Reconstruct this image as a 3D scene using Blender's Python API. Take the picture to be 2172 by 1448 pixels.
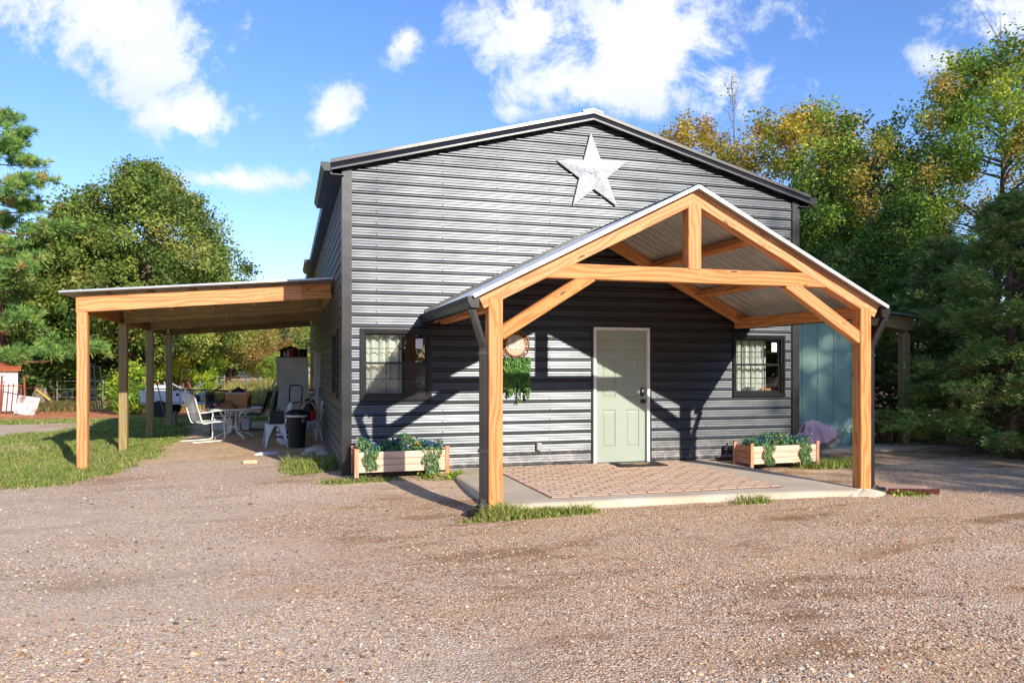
import bpy, math, random
import numpy as np
from mathutils import Vector, Matrix, noise as mnoise

R = math.radians
scene = bpy.context.scene
for o in list(bpy.data.objects):
    bpy.data.objects.remove(o, do_unlink=True)
col = scene.collection
random.seed(7)

# ------------------------------------------------------------------ camera
cam_d = bpy.data.cameras.new('camera')
cam = bpy.data.objects.new('camera', cam_d)
col.objects.link(cam)
TH = R(16.48)
cam.location = (-0.773, -10.65, 1.45)
cam.rotation_euler = (R(90), 0, -TH)
cam_d.sensor_width = 36.0
cam_d.lens = 1620.0 / 2172.0 * 36.0
cam_d.shift_y = 54.0 / 2172.0
cam_d.clip_start = 0.05
cam_d.clip_end = 3000
scene.camera = cam

# ------------------------------------------------------------------ sun
SUN_EL = R(23.8)
sx, sy = 0.320, -1.0
_n = math.hypot(sx, sy)
sun_dir = Vector((sx / _n * math.cos(SUN_EL), sy / _n * math.cos(SUN_EL), math.sin(SUN_EL)))
sun_d = bpy.data.lights.new('sun', 'SUN')
sun_d.energy = 4.5
sun_d.angle = R(0.55)
sun_d.color = (1.0, 0.92, 0.80)
sun = bpy.data.objects.new('sun', sun_d)
sun.rotation_euler = sun_dir.to_track_quat('Z', 'Y').to_euler()
sun.location = (10, -20, 15)
col.objects.link(sun)

# ------------------------------------------------------------------ world
world = bpy.data.worlds.new('World')
scene.world = world
world.use_nodes = True
wn, wl = world.node_tree.nodes, world.node_tree.links
wn.clear()

def WN(t, **k):
    n = wn.new(t)
    for a, b in k.items():
        setattr(n, a, b)
    return n

def wmath(op, a, b=None, c=None, clamp=False):
    n = WN('ShaderNodeMath', operation=op, use_clamp=clamp)
    for i, x in enumerate((a, b, c)):
        if x is None:
            continue
        if isinstance(x, (int, float)):
            n.inputs[i].default_value = x
        else:
            wl.new(x, n.inputs[i])
    return n.outputs[0]

def wvec(op, a, b=None):
    n = WN('ShaderNodeVectorMath', operation=op)
    for i, x in enumerate((a, b)):
        if x is None:
            continue
        if isinstance(x, (tuple, list)):
            n.inputs[i].default_value = x
        else:
            wl.new(x, n.inputs[i])
    return n

sky = WN('ShaderNodeTexSky', sky_type='NISHITA', sun_disc=False)
sky.sun_elevation = SUN_EL
sky.sun_rotation = math.atan2(sun_dir.x, sun_dir.y)
sky.air_density = 1.15
sky.dust_density = 0.35
sky.ozone_density = 2.6
tc = WN('ShaderNodeTexCoord')
D = tc.outputs['Generated']
wl.new(D, sky.inputs[0])
hs = WN('ShaderNodeHueSaturation')
hs.inputs['Saturation'].default_value = 1.12
hs.inputs['Value'].default_value = 1.0
wl.new(sky.outputs[0], hs.inputs['Color'])
# clouds: a flat map of the sky about the direction north of the house, in world directions
FW = (math.sin(TH), math.cos(TH), 0.0)
RT = (math.cos(TH), -math.sin(TH), 0.0)
df = wvec('DOT_PRODUCT', D, FW).outputs['Value']
dr = wvec('DOT_PRODUCT', D, RT).outputs['Value']
sep = WN('ShaderNodeSeparateXYZ'); wl.new(D, sep.inputs[0])
dfc = wmath('MAXIMUM', df, 0.15)
cx = wmath('DIVIDE', dr, dfc)
cy = wmath('DIVIDE', sep.outputs[2], dfc)
comb = WN('ShaderNodeCombineXYZ'); wl.new(cx, comb.inputs[0]); wl.new(cy, comb.inputs[1])
P = comb.outputs[0]
nz = WN('ShaderNodeTexNoise'); nz.inputs['Scale'].default_value = 9.0; nz.inputs['Detail'].default_value = 9.0
nz.inputs['Roughness'].default_value = 0.66; nz.inputs['Distortion'].default_value = 0.25
wl.new(P, nz.inputs['Vector'])
nz2 = WN('ShaderNodeTexNoise'); nz2.inputs['Scale'].default_value = 3.2; nz2.inputs['Detail'].default_value = 5.0
wl.new(D, nz2.inputs['Vector'])
# cloud masses: centre (right, up) and half sizes as tangents of the view angle
CL = [(-.510, .455, .150, .085, 1.0), (-.468, .400, .075, .055, .9), (-.600, .490, .12, .06, .75),
      (-.420, .328, .068, .040, 1.1), (-.240, .330, .044, .044, 1.0), (-.362, .245, .095, .020, .95),
      (-.140, .430, .024, .040, .9), (.020, .450, .090, .075, 1.0), (.180, .425, .150, .082, 1.12),
      (.275, .375, .080, .055, 1.0), (.075, .372, .110, .045, 1.0), (.000, .335, .060, .022, .7),
      (.565, .402, .045, .034, .85), (.640, .450, .090, .070, .9), (.452, .398, .040, .012, .55),
      (.445, .285, .050, .025, .55), (.455, .185, .060, .03, .6), (-.285, .040, .09, .018, .7),
      (.850, .42, .10, .08, 1.0), (-.93, .40, .15, .09, 1.0), (.36, .66, .2, .1, 1.0), (-.25, .72, .3, .1, 1.0),
      (.10, .09, .22, .03, .6)]
tot = None
for (a, b, ra, rb, k) in CL:
    s1 = wvec('SUBTRACT', P, (a, b, 0)).outputs[0]
    s2 = wvec('DIVIDE', s1, (ra, rb, 1)).outputs[0]
    l = wvec('LENGTH', s2).outputs['Value']
    m = wmath('MULTIPLY_ADD', l, -0.5 * k, k)
    m = wmath('MAXIMUM', m, 0.0)
    tot = m if tot is None else wmath('SMOOTH_MAX', tot, m, 0.15)
n1 = wmath('MULTIPLY_ADD', nz.outputs[0], 2.1, -1.05)
dens = wmath('ADD', tot, n1)
front = WN('ShaderNodeMapRange'); front.inputs[1].default_value = 0.44; front.inputs[2].default_value = 0.82
wl.new(dens, front.inputs[0]); front.interpolation_type = 'SMOOTHSTEP'
# the rest of the sky carries the same kind of scattered cloud
back = WN('ShaderNodeMapRange'); back.inputs[1].default_value = 0.56; back.inputs[2].default_value = 0.68
back.interpolation_type = 'SMOOTHSTEP'
wl.new(nz2.outputs[0], back.inputs[0])
isf = WN('ShaderNodeMapRange'); isf.inputs[1].default_value = 0.45; isf.inputs[2].default_value = 0.60
wl.new(df, isf.inputs[0])
mask = WN('ShaderNodeMix', data_type='FLOAT')
wl.new(isf.outputs[0], mask.inputs[0]); wl.new(back.outputs[0], mask.inputs[2]); wl.new(front.outputs[0], mask.inputs[3])
up = wmath('GREATER_THAN', sep.outputs[2], -0.01)
cm = wmath('MULTIPLY', mask.outputs[0], up)
cm = wmath('MULTIPLY', cm, 0.96)
# cloud body: white, greyer where it is thick and towards its underside
shade = WN('ShaderNodeMapRange'); shade.inputs[1].default_value = 0.7; shade.inputs[2].default_value = 1.9
shade.inputs[3].default_value = 0.0; shade.inputs[4].default_value = 1.0
nz3 = WN('ShaderNodeTexNoise'); nz3.inputs['Scale'].default_value = 7.0; nz3.inputs['Detail'].default_value = 6.0
off = wvec('ADD', P, (0.02, -0.035, 0.0)).outputs[0]
wl.new(off, nz3.inputs['Vector'])
wl.new(wmath('ADD', tot, nz3.outputs[0]), shade.inputs[0])
ccol = WN('ShaderNodeMix', data_type='RGBA')
wl.new(shade.outputs[0], ccol.inputs[0])
CLV = 5.4
ccol.inputs[6].default_value = (0.62 * CLV, 0.72 * CLV, 0.88 * CLV, 1)
ccol.inputs[7].default_value = (1.0 * CLV * 1.12, 0.985 * CLV * 1.12, 0.96 * CLV * 1.12, 1)
skymix = WN('ShaderNodeMix', data_type='RGBA')
blu = WN('ShaderNodeMix', data_type='RGBA', blend_type='MULTIPLY'); blu.inputs[0].default_value = 1.0
wl.new(hs.outputs[0], blu.inputs[6]); blu.inputs[7].default_value = (.79, .835, 1.12, 1)
wl.new(cm, skymix.inputs[0]); wl.new(blu.outputs[2], skymix.inputs[6]); wl.new(ccol.outputs[2], skymix.inputs[7])
bg = WN('ShaderNodeBackground'); bg.inputs[1].default_value = 0.148
wl.new(skymix.outputs[2], bg.inputs[0])
wout = WN('ShaderNodeOutputWorld'); wl.new(bg.outputs[0], wout.inputs[0])

# ------------------------------------------------------------------ render settings
scene.render.engine = 'CYCLES'
scene.view_settings.view_transform = 'Standard'
scene.view_settings.look = 'None'
scene.view_settings.exposure = 0.55
scene.view_settings.gamma = 1.0
scene.view_settings.use_curve_mapping = False
scene.cycles.use_denoising = True
scene.cycles.max_bounces = 6
scene.cycles.transparent_max_bounces = 12
scene.cycles.sample_clamp_indirect = 6.0
scene.cycles.use_adaptive_sampling = True
scene.cycles.adaptive_threshold = 0.02

# ------------------------------------------------------------------ helpers
OFF = {}
MATS = {}

def link(o, parent=None):
    col.objects.link(o)
    if parent is not None:
        o.parent = parent
    return o

def tag(o, label=None, cat=None, group=None, kind=None):
    if label: o['label'] = label
    if cat: o['category'] = cat
    if group: o['group'] = group
    if kind: o['kind'] = kind
    return o

def thing(name, label, cat, loc=(0, 0, 0), rz=0.0, group=None, world=False, rx=0.0, ry=0.0):
    o = bpy.data.objects.new(name, None)
    o.empty_display_size = 0.1
    o.location = loc
    o.rotation_euler = (rx, ry, rz)
    link(o)
    tag(o, label, cat, group)
    if world:
        OFF[o.name] = Vector(loc)
    return o

def copy_tree(o, parent=None):
    c = o.copy()
    link(c)
    c.parent = parent
    for ch in o.children:
        copy_tree(ch, c)
    return c

class MB:
    def __init__(s):
        s.v = []; s.f = []; s.uv = []
    def add(s, verts, faces, uvs=None):
        n = len(s.v)
        s.v.extend(Vector(p) for p in verts)
        for i, f in enumerate(faces):
            s.f.append([n + k for k in f])
            if uvs is not None:
                s.uv.append(uvs[i])
            else:
                ps = [s.v[n + k] for k in f]
                nn = (ps[1] - ps[0]).cross(ps[2] - ps[0])
                ax = max(range(3), key=lambda a: abs(nn[a]))
                if ax == 0: s.uv.append([(p.y, p.z) for p in ps])
                elif ax == 1: s.uv.append([(p.x, p.z) for p in ps])
                else: s.uv.append([(p.x, p.y) for p in ps])
        return s
    def box(s, x0, x1, y0, y1, z0, z1):
        v = [(x0, y0, z0), (x1, y0, z0), (x1, y1, z0), (x0, y1, z0), (x0, y0, z1), (x1, y0, z1), (x1, y1, z1), (x0, y1, z1)]
        return s.add(v, [(0, 3, 2, 1), (4, 5, 6, 7), (0, 1, 5, 4), (1, 2, 6, 5), (2, 3, 7, 6), (3, 0, 4, 7)])
    def cbox(s, x0, x1, y0, y1, z0, z1, c=0.01):
        # box with chamfered edges
        return s.prism_poly([(x0 + c, y0), (x1 - c, y0), (x1, y0 + c), (x1, y1 - c), (x1 - c, y1), (x0 + c, y1), (x0, y1 - c), (x0, y0 + c)], z0, z1, c)
    def prism_poly(s, poly, z0, z1, c=0.0):
        n = len(poly)
        cxm = sum(p[0] for p in poly) / n; cym = sum(p[1] for p in poly) / n
        def ring(z, k):
            out = []
            for (x, y) in poly:
                d = Vector((x - cxm, y - cym)); L = max(d.length, 1e-6)
                d *= max(0, (L - k)) / L
                out.append((cxm + d.x, cym + d.y, z))
            return out
        rings = [ring(z0, c), ring(z0 + c, 0), ring(z1 - c, 0), ring(z1, c)] if c > 0 else [ring(z0, 0), ring(z1, 0)]
        v = [p for r in rings for p in r]
        f = [tuple(reversed(range(n)))]
        for k in range(len(rings) - 1):
            for i in range(n):
                j = (i + 1) % n
                f.append((k * n + i, k * n + j, (k + 1) * n + j, (k + 1) * n + i))
        f.append(tuple((len(rings) - 1) * n + i for i in range(n)))
        return s.add(v, f)
    def bar(s, p0, p1, w, h, up=(0, 0, 1), c=0.006, ends=None):
        # beam from p0 to p1 (axis), w across, h along up; long edges eased by c
        p0, p1 = Vector(p0), Vector(p1)
        d = (p1 - p0); L = d.length; d.normalize()
        u = Vector(up); sd = d.cross(u)
        if sd.length < 1e-4:
            sd = d.cross(Vector((0, 1, 0)))
        sd.normalize(); u = sd.cross(d); u.normalize()
        a, b = w / 2, h / 2
        c = min(c, a * .4, b * .4)
        prof = [(-a + c, -b), (a - c, -b), (a, -b + c), (a, b - c), (a - c, b), (-a + c, b), (-a, b - c), (-a, -b + c)]
        v = []
        for k, q in enumerate((p0, p1)):
            for (x, y) in prof:
                t = 0.0
                if ends is not None:
                    t = ends[k] * y
                v.append(q + sd * x + u * y + d * t)
        per = [0.0]
        for i in range(8):
            x0, y0 = prof[i]; x1, y1 = prof[(i + 1) % 8]
            per.append(per[-1] + math.hypot(x1 - x0, y1 - y0))
        f = []; uv = []
        for i in range(8):
            j = (i + 1) % 8
            f.append((i, 8 + i, 8 + j, j))
            uv.append([(0, per[i]), (L, per[i]), (L, per[i + 1]), (0, per[i + 1])])
        f.append(tuple(range(8))); uv.append([(y * .2, x * .2) for (x, y) in prof])
        f.append(tuple(8 + i for i in reversed(range(8)))); uv.append([(prof[i][1] * .2, prof[i][0] * .2) for i in reversed(range(8))])
        return s.add(v, f, uv)
    def tube(s, path, r, n=8, closed=False, cap=True):
        P_ = [Vector(p) for p in path]
        m = len(P_)
        rr = r if isinstance(r, (list, tuple)) else [r] * m
        v = []; prev = None
        for i in range(m):
            if closed:
                t = P_[(i + 1) % m] - P_[i - 1]
            else:
                t = P_[min(i + 1, m - 1)] - P_[max(i - 1, 0)]
            if t.length < 1e-9: t = Vector((0, 0, 1))
            t.normalize()
            if prev is None:
                a = Vector((0, 0, 1)) if abs(t.z) < .9 else Vector((1, 0, 0))
                nn = t.cross(a).normalized()
            else:
                nn = (prev - t * prev.dot(t))
                if nn.length < 1e-6: nn = t.cross(Vector((0, 0, 1)))
                nn.normalize()
            prev = nn
            bb = t.cross(nn)
            for k in range(n):
                a = 2 * math.pi * k / n
                v.append(P_[i] + (nn * math.cos(a) + bb * math.sin(a)) * rr[i])
        f = []
        for i in range(m if closed else m - 1):
            i2 = (i + 1) % m
            for k in range(n):
                k2 = (k + 1) % n
                f.append((i * n + k, i * n + k2, i2 * n + k2, i2 * n + k))
        if cap and not closed:
            f.append(tuple(reversed(range(n)))); f.append(tuple((m - 1) * n + k for k in range(n)))
        return s.add(v, f)
    def lathe(s, prof, n=24, c=(0, 0, 0), cap=True):
        v = []
        for (r, z) in prof:
            for k in range(n):
                a = 2 * math.pi * k / n
                v.append((c[0] + r * math.cos(a), c[1] + r * math.sin(a), c[2] + z))
        f = []
        for i in range(len(prof) - 1):
            for k in range(n):
                k2 = (k + 1) % n
                f.append((i * n + k, i * n + k2, (i + 1) * n + k2, (i + 1) * n + k))
        if cap:
            if prof[0][0] > 1e-5: f.append(tuple(reversed(range(n))))
            if prof[-1][0] > 1e-5: f.append(tuple((len(prof) - 1) * n + k for k in range(n)))
        return s.add(v, f)
    def extrude(s, prof, p0, ex, ey, along, close=True, capends=True):
        # profile [(a,b)] in plane (ex,ey) at p0, swept by vector along
        p0, ex, ey, along = Vector(p0), Vector(ex), Vector(ey), Vector(along)
        n = len(prof)
        v = [p0 + ex * a + ey * b for (a, b) in prof] + [p0 + ex * a + ey * b + along for (a, b) in prof]
        f = []; 
        for i in range(n if close else n - 1):
            j = (i + 1) % n
            f.append((i, j, n + j, n + i))
        if close and capends:
            f.append(tuple(reversed(range(n)))); f.append(tuple(n + i for i in range(n)))
        return s.add(v, f)
    def grid(s, fn, nu, nv, wrap=False):
        v = [fn(i / nu, j / nv) for j in range(nv + 1) for i in range(nu + 1)]
        f = []
        for j in range(nv):
            for i in range(nu):
                a = j * (nu + 1) + i
                f.append((a, a + 1, a + nu + 2, a + nu + 1))
        return s.add(v, f)
    def xf(s, M):
        s.v = [M @ p for p in s.v]
        return s
    def build(s, name, mat, parent=None, smooth=None, origin=None, label=None):
        me = bpy.data.meshes.new(name)
        o0 = Vector((0, 0, 0))
        if parent is not None:
            o0 = OFF.get(parent.name, o0)
        if origin is not None:
            o0 = Vector(origin)
        me.from_pydata([tuple(p - o0) for p in s.v], [], s.f)
        ul = me.uv_layers.new(name='UVMap')
        flat = [c for fu in s.uv for p in fu for c in p]
        ul.data.foreach_set('uv', flat)
        if smooth is not None:
            me.polygons.foreach_set('use_smooth', [True] * len(me.polygons))
            me.set_sharp_from_angle(angle=R(smooth))
        me.materials.append(M_(mat))
        me.update()
        o = bpy.data.objects.new(name, me)
        link(o, parent)
        if parent is not None and parent.name in OFF:
            OFF[o.name] = o0
        if origin is not None and parent is None:
            o.location = origin
        if label: o['label'] = label
        return o

def M_(m):
    return MATS[m] if isinstance(m, str) else m

def np_mesh(name, verts, faces, mat, parent=None, colors=None, smooth=False, loc=None):
    """verts (N,3), faces (M,k) arrays; colors (M,3) per face"""
    me = bpy.data.meshes.new(name)
    verts = np.asarray(verts, dtype=np.float32); faces = np.asarray(faces, dtype=np.int32)
    k = faces.shape[1]; m = faces.shape[0]
    me.vertices.add(len(verts)); me.vertices.foreach_set('co', verts.ravel())
    me.loops.add(m * k); me.loops.foreach_set('vertex_index', faces.ravel())
    me.polygons.add(m)
    me.polygons.foreach_set('loop_start', np.arange(0, m * k, k, dtype=np.int32))
    me.polygons.foreach_set('loop_total', np.full(m, k, dtype=np.int32))
    if smooth:
        me.polygons.foreach_set('use_smooth', np.ones(m, dtype=bool))
    if colors is not None:
        at = me.attributes.new('tint', 'FLOAT_COLOR', 'FACE')
        c = np.ones((m, 4), dtype=np.float32); c[:, :3] = colors
        at.data.foreach_set('color', c.ravel())
    me.update(calc_edges=True)
    me.materials.append(M_(mat))
    o = bpy.data.objects.new(name, me)
    link(o, parent)
    if loc is not None: o.location = loc
    return o

# ------------------------------------------------------------------ materials
def L(r, g, b):
    f = lambda c: (c / 12.92) if c <= .04045 else ((c + .055) / 1.055) ** 2.4
    return (f(r / 255), f(g / 255), f(b / 255))

class NT:
    def __init__(s, name):
        s.m = bpy.data.materials.new(name); s.m.use_nodes = True
        s.n = s.m.node_tree.nodes; s.l = s.m.node_tree.links
        s.n.clear()
        s.out = s.n.new('ShaderNodeOutputMaterial')
        MATS[name] = s.m
    def node(s, t, ins=None, **k):
        n = s.n.new(t)
        for a, b in k.items(): setattr(n, a, b)
        for a, b in (ins or {}).items():
            s.set(n.inputs[a], b)
        return n
    def set(s, sock, v):
        if hasattr(v, 'is_output') or hasattr(v, 'links'):
            s.l.new(v, sock)
        elif isinstance(v, (tuple, list)) and len(v) == 3 and sock.type == 'RGBA':
            sock.default_value = (*v, 1)
        else:
            sock.default_value = v
    def math(s, op, a, b=None, c=None, clamp=False):
        n = s.node('ShaderNodeMath', operation=op, use_clamp=clamp)
        for i, x in enumerate((a, b, c)):
            if x is not None: s.set(n.inputs[i], x)
        return n.outputs[0]
    def mix(s, f, a, b, mode='MIX'):
        n = s.node('ShaderNodeMix', data_type='RGBA', blend_type=mode)
        s.set(n.inputs[0], f); s.set(n.inputs[6], a); s.set(n.inputs[7], b)
        return n.outputs[2]
    def rng(s, v, a, b, c=0.0, d=1.0, smooth=True):
        n = s.node('ShaderNodeMapRange')
        if smooth: n.interpolation_type = 'SMOOTHSTEP'
        for i, x in enumerate((v, a, b, c, d)): s.set(n.inputs[i], x)
        return n.outputs[0]
    def noise(s, vec, scale, detail=4, rough=.55, dist=0.0):
        n = s.node('ShaderNodeTexNoise', {'Scale': scale, 'Detail': detail, 'Roughness': rough, 'Distortion': dist})
        if vec is not None: s.l.new(vec, n.inputs['Vector'])
        return n.outputs[0]
    def vor(s, vec, scale, feature='F1', rnd=1.0):
        n = s.node('ShaderNodeTexVoronoi', {'Scale': scale, 'Randomness': rnd}, feature=feature)
        if vec is not None: s.l.new(vec, n.inputs['Vector'])
        return n
    def mapping(s, vec, sc=(1, 1, 1), loc=(0, 0, 0)):
        n = s.node('ShaderNodeMapping'); s.l.new(vec, n.inputs[0])
        s.set(n.inputs[1], loc); s.set(n.inputs[3], sc)
        return n.outputs[0]
    def objco(s): return s.node('ShaderNodeTexCoord').outputs['Object']
    def uv(s): return s.node('ShaderNodeTexCoord').outputs['UV']
    def geo(s): return s.node('ShaderNodeNewGeometry').outputs['Position']
    def rand(s): return s.node('ShaderNodeObjectInfo').outputs['Random']
    def bump(s, h, st=.3, d=.01):
        n = s.node('ShaderNodeBump', {'Strength': st, 'Distance': d}); s.l.new(h, n.inputs['Height'])
        return n.outputs[0]
    def pbr(s, color, rough=.6, metal=0.0, normal=None, spec=.5, **k):
        p = s.node('ShaderNodeBsdfPrincipled')
        s.set(p.inputs['Base Color'], color); s.set(p.inputs['Roughness'], rough); s.set(p.inputs['Metallic'], metal)
        s.set(p.inputs['Specular IOR Level'], spec)
        if normal is not None: s.l.new(normal, p.inputs['Normal'])
        for a, b in k.items(): s.set(p.inputs[a.replace('_', ' ')], b)
        s.l.new(p.outputs[0], s.out.inputs[0])
        return p

def pm(name, c, rough=.6, metal=0.0, var=.12, scale=6.0, bump=.1, bscale=60.0, spec=.5, dirt=None, dirt_amt=.4, **k):
    t = NT(name); co = t.geo()
    n = t.noise(co, scale, 5)
    a = tuple(max(0, x * (1 - var)) for x in c); b = tuple(min(1, x * (1 + var)) for x in c)
    colr = t.mix(t.rng(n, .3, .7), a, b)
    if dirt is not None:
        dn = t.noise(co, scale * .6, 6, .65)
        colr = t.mix(t.math('MULTIPLY', t.rng(dn, .48, .72), dirt_amt), colr, dirt)
    nb = t.noise(co, bscale, 3)
    t.pbr(colr, t.math('MULTIPLY_ADD', n, .16, rough - .08), metal, t.bump(nb, bump, .004) if bump else None, spec, **k)
    return t.m

def wood(name, light, dark, knot, rough=.62, grey=None):
    t = NT(name); uv = t.uv()
    oi = t.node('ShaderNodeObjectInfo')
    sh = t.node('ShaderNodeVectorMath', operation='ADD')
    cmb = t.node('ShaderNodeCombineXYZ')
    t.set(cmb.inputs[0], t.math('MULTIPLY', oi.outputs['Random'], 37.0)); t.set(cmb.inputs[1], t.math('MULTIPLY', oi.outputs['Random'], 11.0))
    t.l.new(uv, sh.inputs[0]); t.l.new(cmb.outputs[0], sh.inputs[1])
    v = sh.outputs[0]
    # growth rings cut lengthwise: bands across the board, bent by a long slow noise
    warp = t.noise(t.mapping(v, (.9, 5.0, 1)), 1.0, 2, .5)
    kn = t.vor(t.mapping(v, (1.9, 8.0, 1)), 1.0)
    kd = kn.outputs['Distance']
    kmask = t.rng(kd, .05, .26, 1.0, 0.0)
    sepv = t.node('ShaderNodeSeparateXYZ'); t.l.new(v, sepv.inputs[0])
    ph = t.math('ADD', t.math('MULTIPLY', sepv.outputs[1], 88.0), t.math('MULTIPLY', warp, 26.0))
    ph = t.math('ADD', ph, t.math('MULTIPLY', kmask, 7.0))
    ring = t.math('SINE', ph)
    ring = t.rng(ring, -.6, 1.0)
    fine = t.noise(t.mapping(v, (3.0, 190.0, 1)), 1.0, 3, .6)
    blot = t.noise(t.mapping(v, (1.1, 4.0, 1)), 1.0, 4)
    g = t.math('MULTIPLY_ADD', ring, .62, t.math('MULTIPLY', fine, .38))
    g = t.math('ADD', g, t.math('MULTIPLY_ADD', blot, .5, -.25), clamp=True)
    c = t.mix(g, light, dark)
    kcore = t.rng(kd, .03, .13, 1.0, 0.0)
    sel = t.rng(kn.outputs['Color'], .45, .5) if False else t.math('GREATER_THAN', t.node('ShaderNodeSeparateColor', {'Color': kn.outputs['Color']}).outputs[0], .38)
    c = t.mix(t.math('MULTIPLY', kcore, sel), c, knot)
    chk = t.noise(t.mapping(v, (.8, 75.0, 1), (3, 7, 0)), 1.0, 3, .5)
    c = t.mix(t.math('MULTIPLY', t.rng(chk, .68, .73), .65), c, knot)
    hv = t.node('ShaderNodeHueSaturation', {'Color': c, 'Value': t.math('MULTIPLY_ADD', oi.outputs['Random'], .26, .87), 'Saturation': t.math('MULTIPLY_ADD', oi.outputs['Random'], -.15, 1.06)})
    c = hv.outputs[0]
    if grey is not None:
        wz = t.noise(t.geo(), 3.0, 5)
        c = t.mix(t.math('MULTIPLY', t.rng(wz, .4, .65), .55), c, grey)
    t.pbr(c, rough, 0, t.bump(t.math('ADD', t.math('MULTIPLY', fine, .6), t.math('MULTIPLY', ring, .3)), .25, .003), .35)
    return t.m

wood('stained_pine', L(214, 149, 86), L(174, 106, 52), L(94, 56, 30))
wood('treated_pine', L(176, 154, 108), L(142, 118, 76), L(84, 66, 42), grey=L(140, 132, 104))
wood('cedar_board', L(220, 190, 162), L(192, 158, 130), L(122, 88, 66), grey=L(200, 180, 160))
wood('cedar_red', L(202, 152, 114), L(170, 116, 82), L(106, 68, 46))
wood('old_grey_wood', L(150, 140, 122), L(112, 102, 88), L(70, 62, 52))

def metal_paint(name, c, rough, spec=.5, coat=0.0, dust=None, metal=0.0, wav=.0, ior=1.5, tint=(1, 1, 1)):
    t = NT(name); co = t.geo()
    n = t.noise(co, 1.7, 5, .6); n2 = t.noise(co, 34.0, 3)
    cc = t.mix(t.rng(n, .35, .7), tuple(x * .9 for x in c), tuple(x * 1.12 for x in c))
    if dust is not None:
        sp = t.node('ShaderNodeSeparateXYZ'); t.l.new(co, sp.inputs[0])
        dn = t.noise(co, 9.0, 6, .7)
        low = t.rng(sp.outputs[2], .0, .42, 1.0, 0.0)
        cc = t.mix(t.math('MULTIPLY', t.math('MULTIPLY', low, t.rng(dn, .42, .66)), .6), cc, dust)
    # oil-canning: sheet metal never lies quite flat
    can = t.noise(t.mapping(co, (.9, .9, 2.0)), 1.0, 2, .4)
    nr = t.bump(t.math('ADD', t.math('MULTIPLY', can, wav), t.math('MULTIPLY', n2, .02)), .35, .05)
    rg_ = t.math('ADD', t.math('MULTIPLY_ADD', n, .14, rough - .07), t.math('MULTIPLY_ADD', t.rand(), .06, -.03))
    t.pbr(cc, rg_, metal, nr, spec, IOR=ior, Specular_Tint=(*tint, 1))
    return t.m

metal_paint('black_siding', (.006, .006, .0075), .40, 1.0, dust=L(150, 130, 110), wav=1.0, ior=1.5, tint=(.86, .93, 1.0))
metal_paint('black_trim', (.012, .012, .015), .36, .6, wav=.5)
metal_paint('charcoal_gutter', (.014, .013, .013), .32, .6, wav=.3)
metal_paint('galvalume', (.52, .54, .56), .42, .5, metal=.75, wav=.5)
metal_paint('galvalume_under', (.50, .49, .47), .48, .5, metal=.55, wav=.6)
metal_paint('window_frame_black', (.012, .012, .014), .3, .4)
pm('white_paint', (.78, .78, .76), .45, var=.04, bump=.05)
pm('door_green', L(153, 164, 150), .42, var=.03, scale=2, bump=.06, bscale=180)
pm('black_hardware', (.02, .02, .02), .3, var=.1, metal=.3)
pm('satin_nickel', (.35, .35, .35), .35, metal=.9)
pm('interior_wall', (.30, .25, .20), .8, var=.1)
pm('interior_dark', (.06, .05, .045), .9)
pm('sticker_paper', (.66, .72, .70), .6, var=.03)
pm('grey_plastic', (.32, .32, .33), .5, var=.06)

def concrete_mat():
    t = NT('concrete'); co = t.geo()
    n = t.noise(co, 1.3, 6, .6); n2 = t.noise(co, 22, 5, .6); n3 = t.noise(co, 160, 2)
    c = t.mix(t.rng(n, .3, .7), L(186, 170, 148), L(206, 192, 172))
    c = t.mix(t.math('MULTIPLY', t.rng(n2, .5, .75), .35), c, L(160, 144, 124))
    c = t.mix(t.math('MULTIPLY', t.rng(n3, .55, .8), .25), c, L(120, 108, 96))
    t.pbr(c, .85, 0, t.bump(t.math('ADD', n2, t.math('MULTIPLY', n3, .5)), .3, .006), .3)
concrete_mat()

def brick_mat():
    t = NT('paver_brick'); co = t.geo()
    r = t.rand()
    n = t.noise(co, 30, 5, .65); n2 = t.noise(co, 150, 2); n3 = t.noise(co, 2.2, 4)
    c = t.mix(t.rng(n, .3, .75), L(216, 184, 158), L(198, 162, 136))
    c = t.mix(t.math('MULTIPLY', r, .45), c, L(208, 186, 164))
    c = t.mix(t.math('MULTIPLY', t.rng(n3, .45, .7), .35), c, L(206, 184, 160))
    t.pbr(c, .85, 0, t.bump(t.math('ADD', n, n2), .4, .004), .25)
brick_mat()

def glass_mat():
    t = NT('window_glass')
    gl = t.node('ShaderNodeBsdfGlossy', {'Color': (1, 1, 1), 'Roughness': .01})
    tr = t.node('ShaderNodeBsdfTransparent', {'Color': (.86, .90, .88)})
    fr = t.node('ShaderNodeFresnel', {'IOR': 1.52})
    w = t.noise(t.geo(), 1.4, 1)
    bn = t.bump(w, .02, .05)
    t.l.new(bn, gl.inputs['Normal'])
    f = t.math('MULTIPLY_ADD', fr.outputs[0], 1.7, .02, clamp=True)
    mx = t.node('ShaderNodeMixShader'); t.l.new(f, mx.inputs[0]); t.l.new(tr.outputs[0], mx.inputs[1]); t.l.new(gl.outputs[0], mx.inputs[2])
    t.l.new(mx.outputs[0], t.out.inputs[0])
glass_mat()

def screen_mat():
    t = NT('insect_screen')
    tr = t.node('ShaderNodeBsdfTransparent', {'Color': (1, 1, 1)})
    df = t.node('ShaderNodeBsdfDiffuse', {'Color': (.10, .10, .10)})
    mx = t.node('ShaderNodeMixShader', {0: .22}); t.l.new(tr.outputs[0], mx.inputs[1]); t.l.new(df.outputs[0], mx.inputs[2])
    t.l.new(mx.outputs[0], t.out.inputs[0])
screen_mat()

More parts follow.
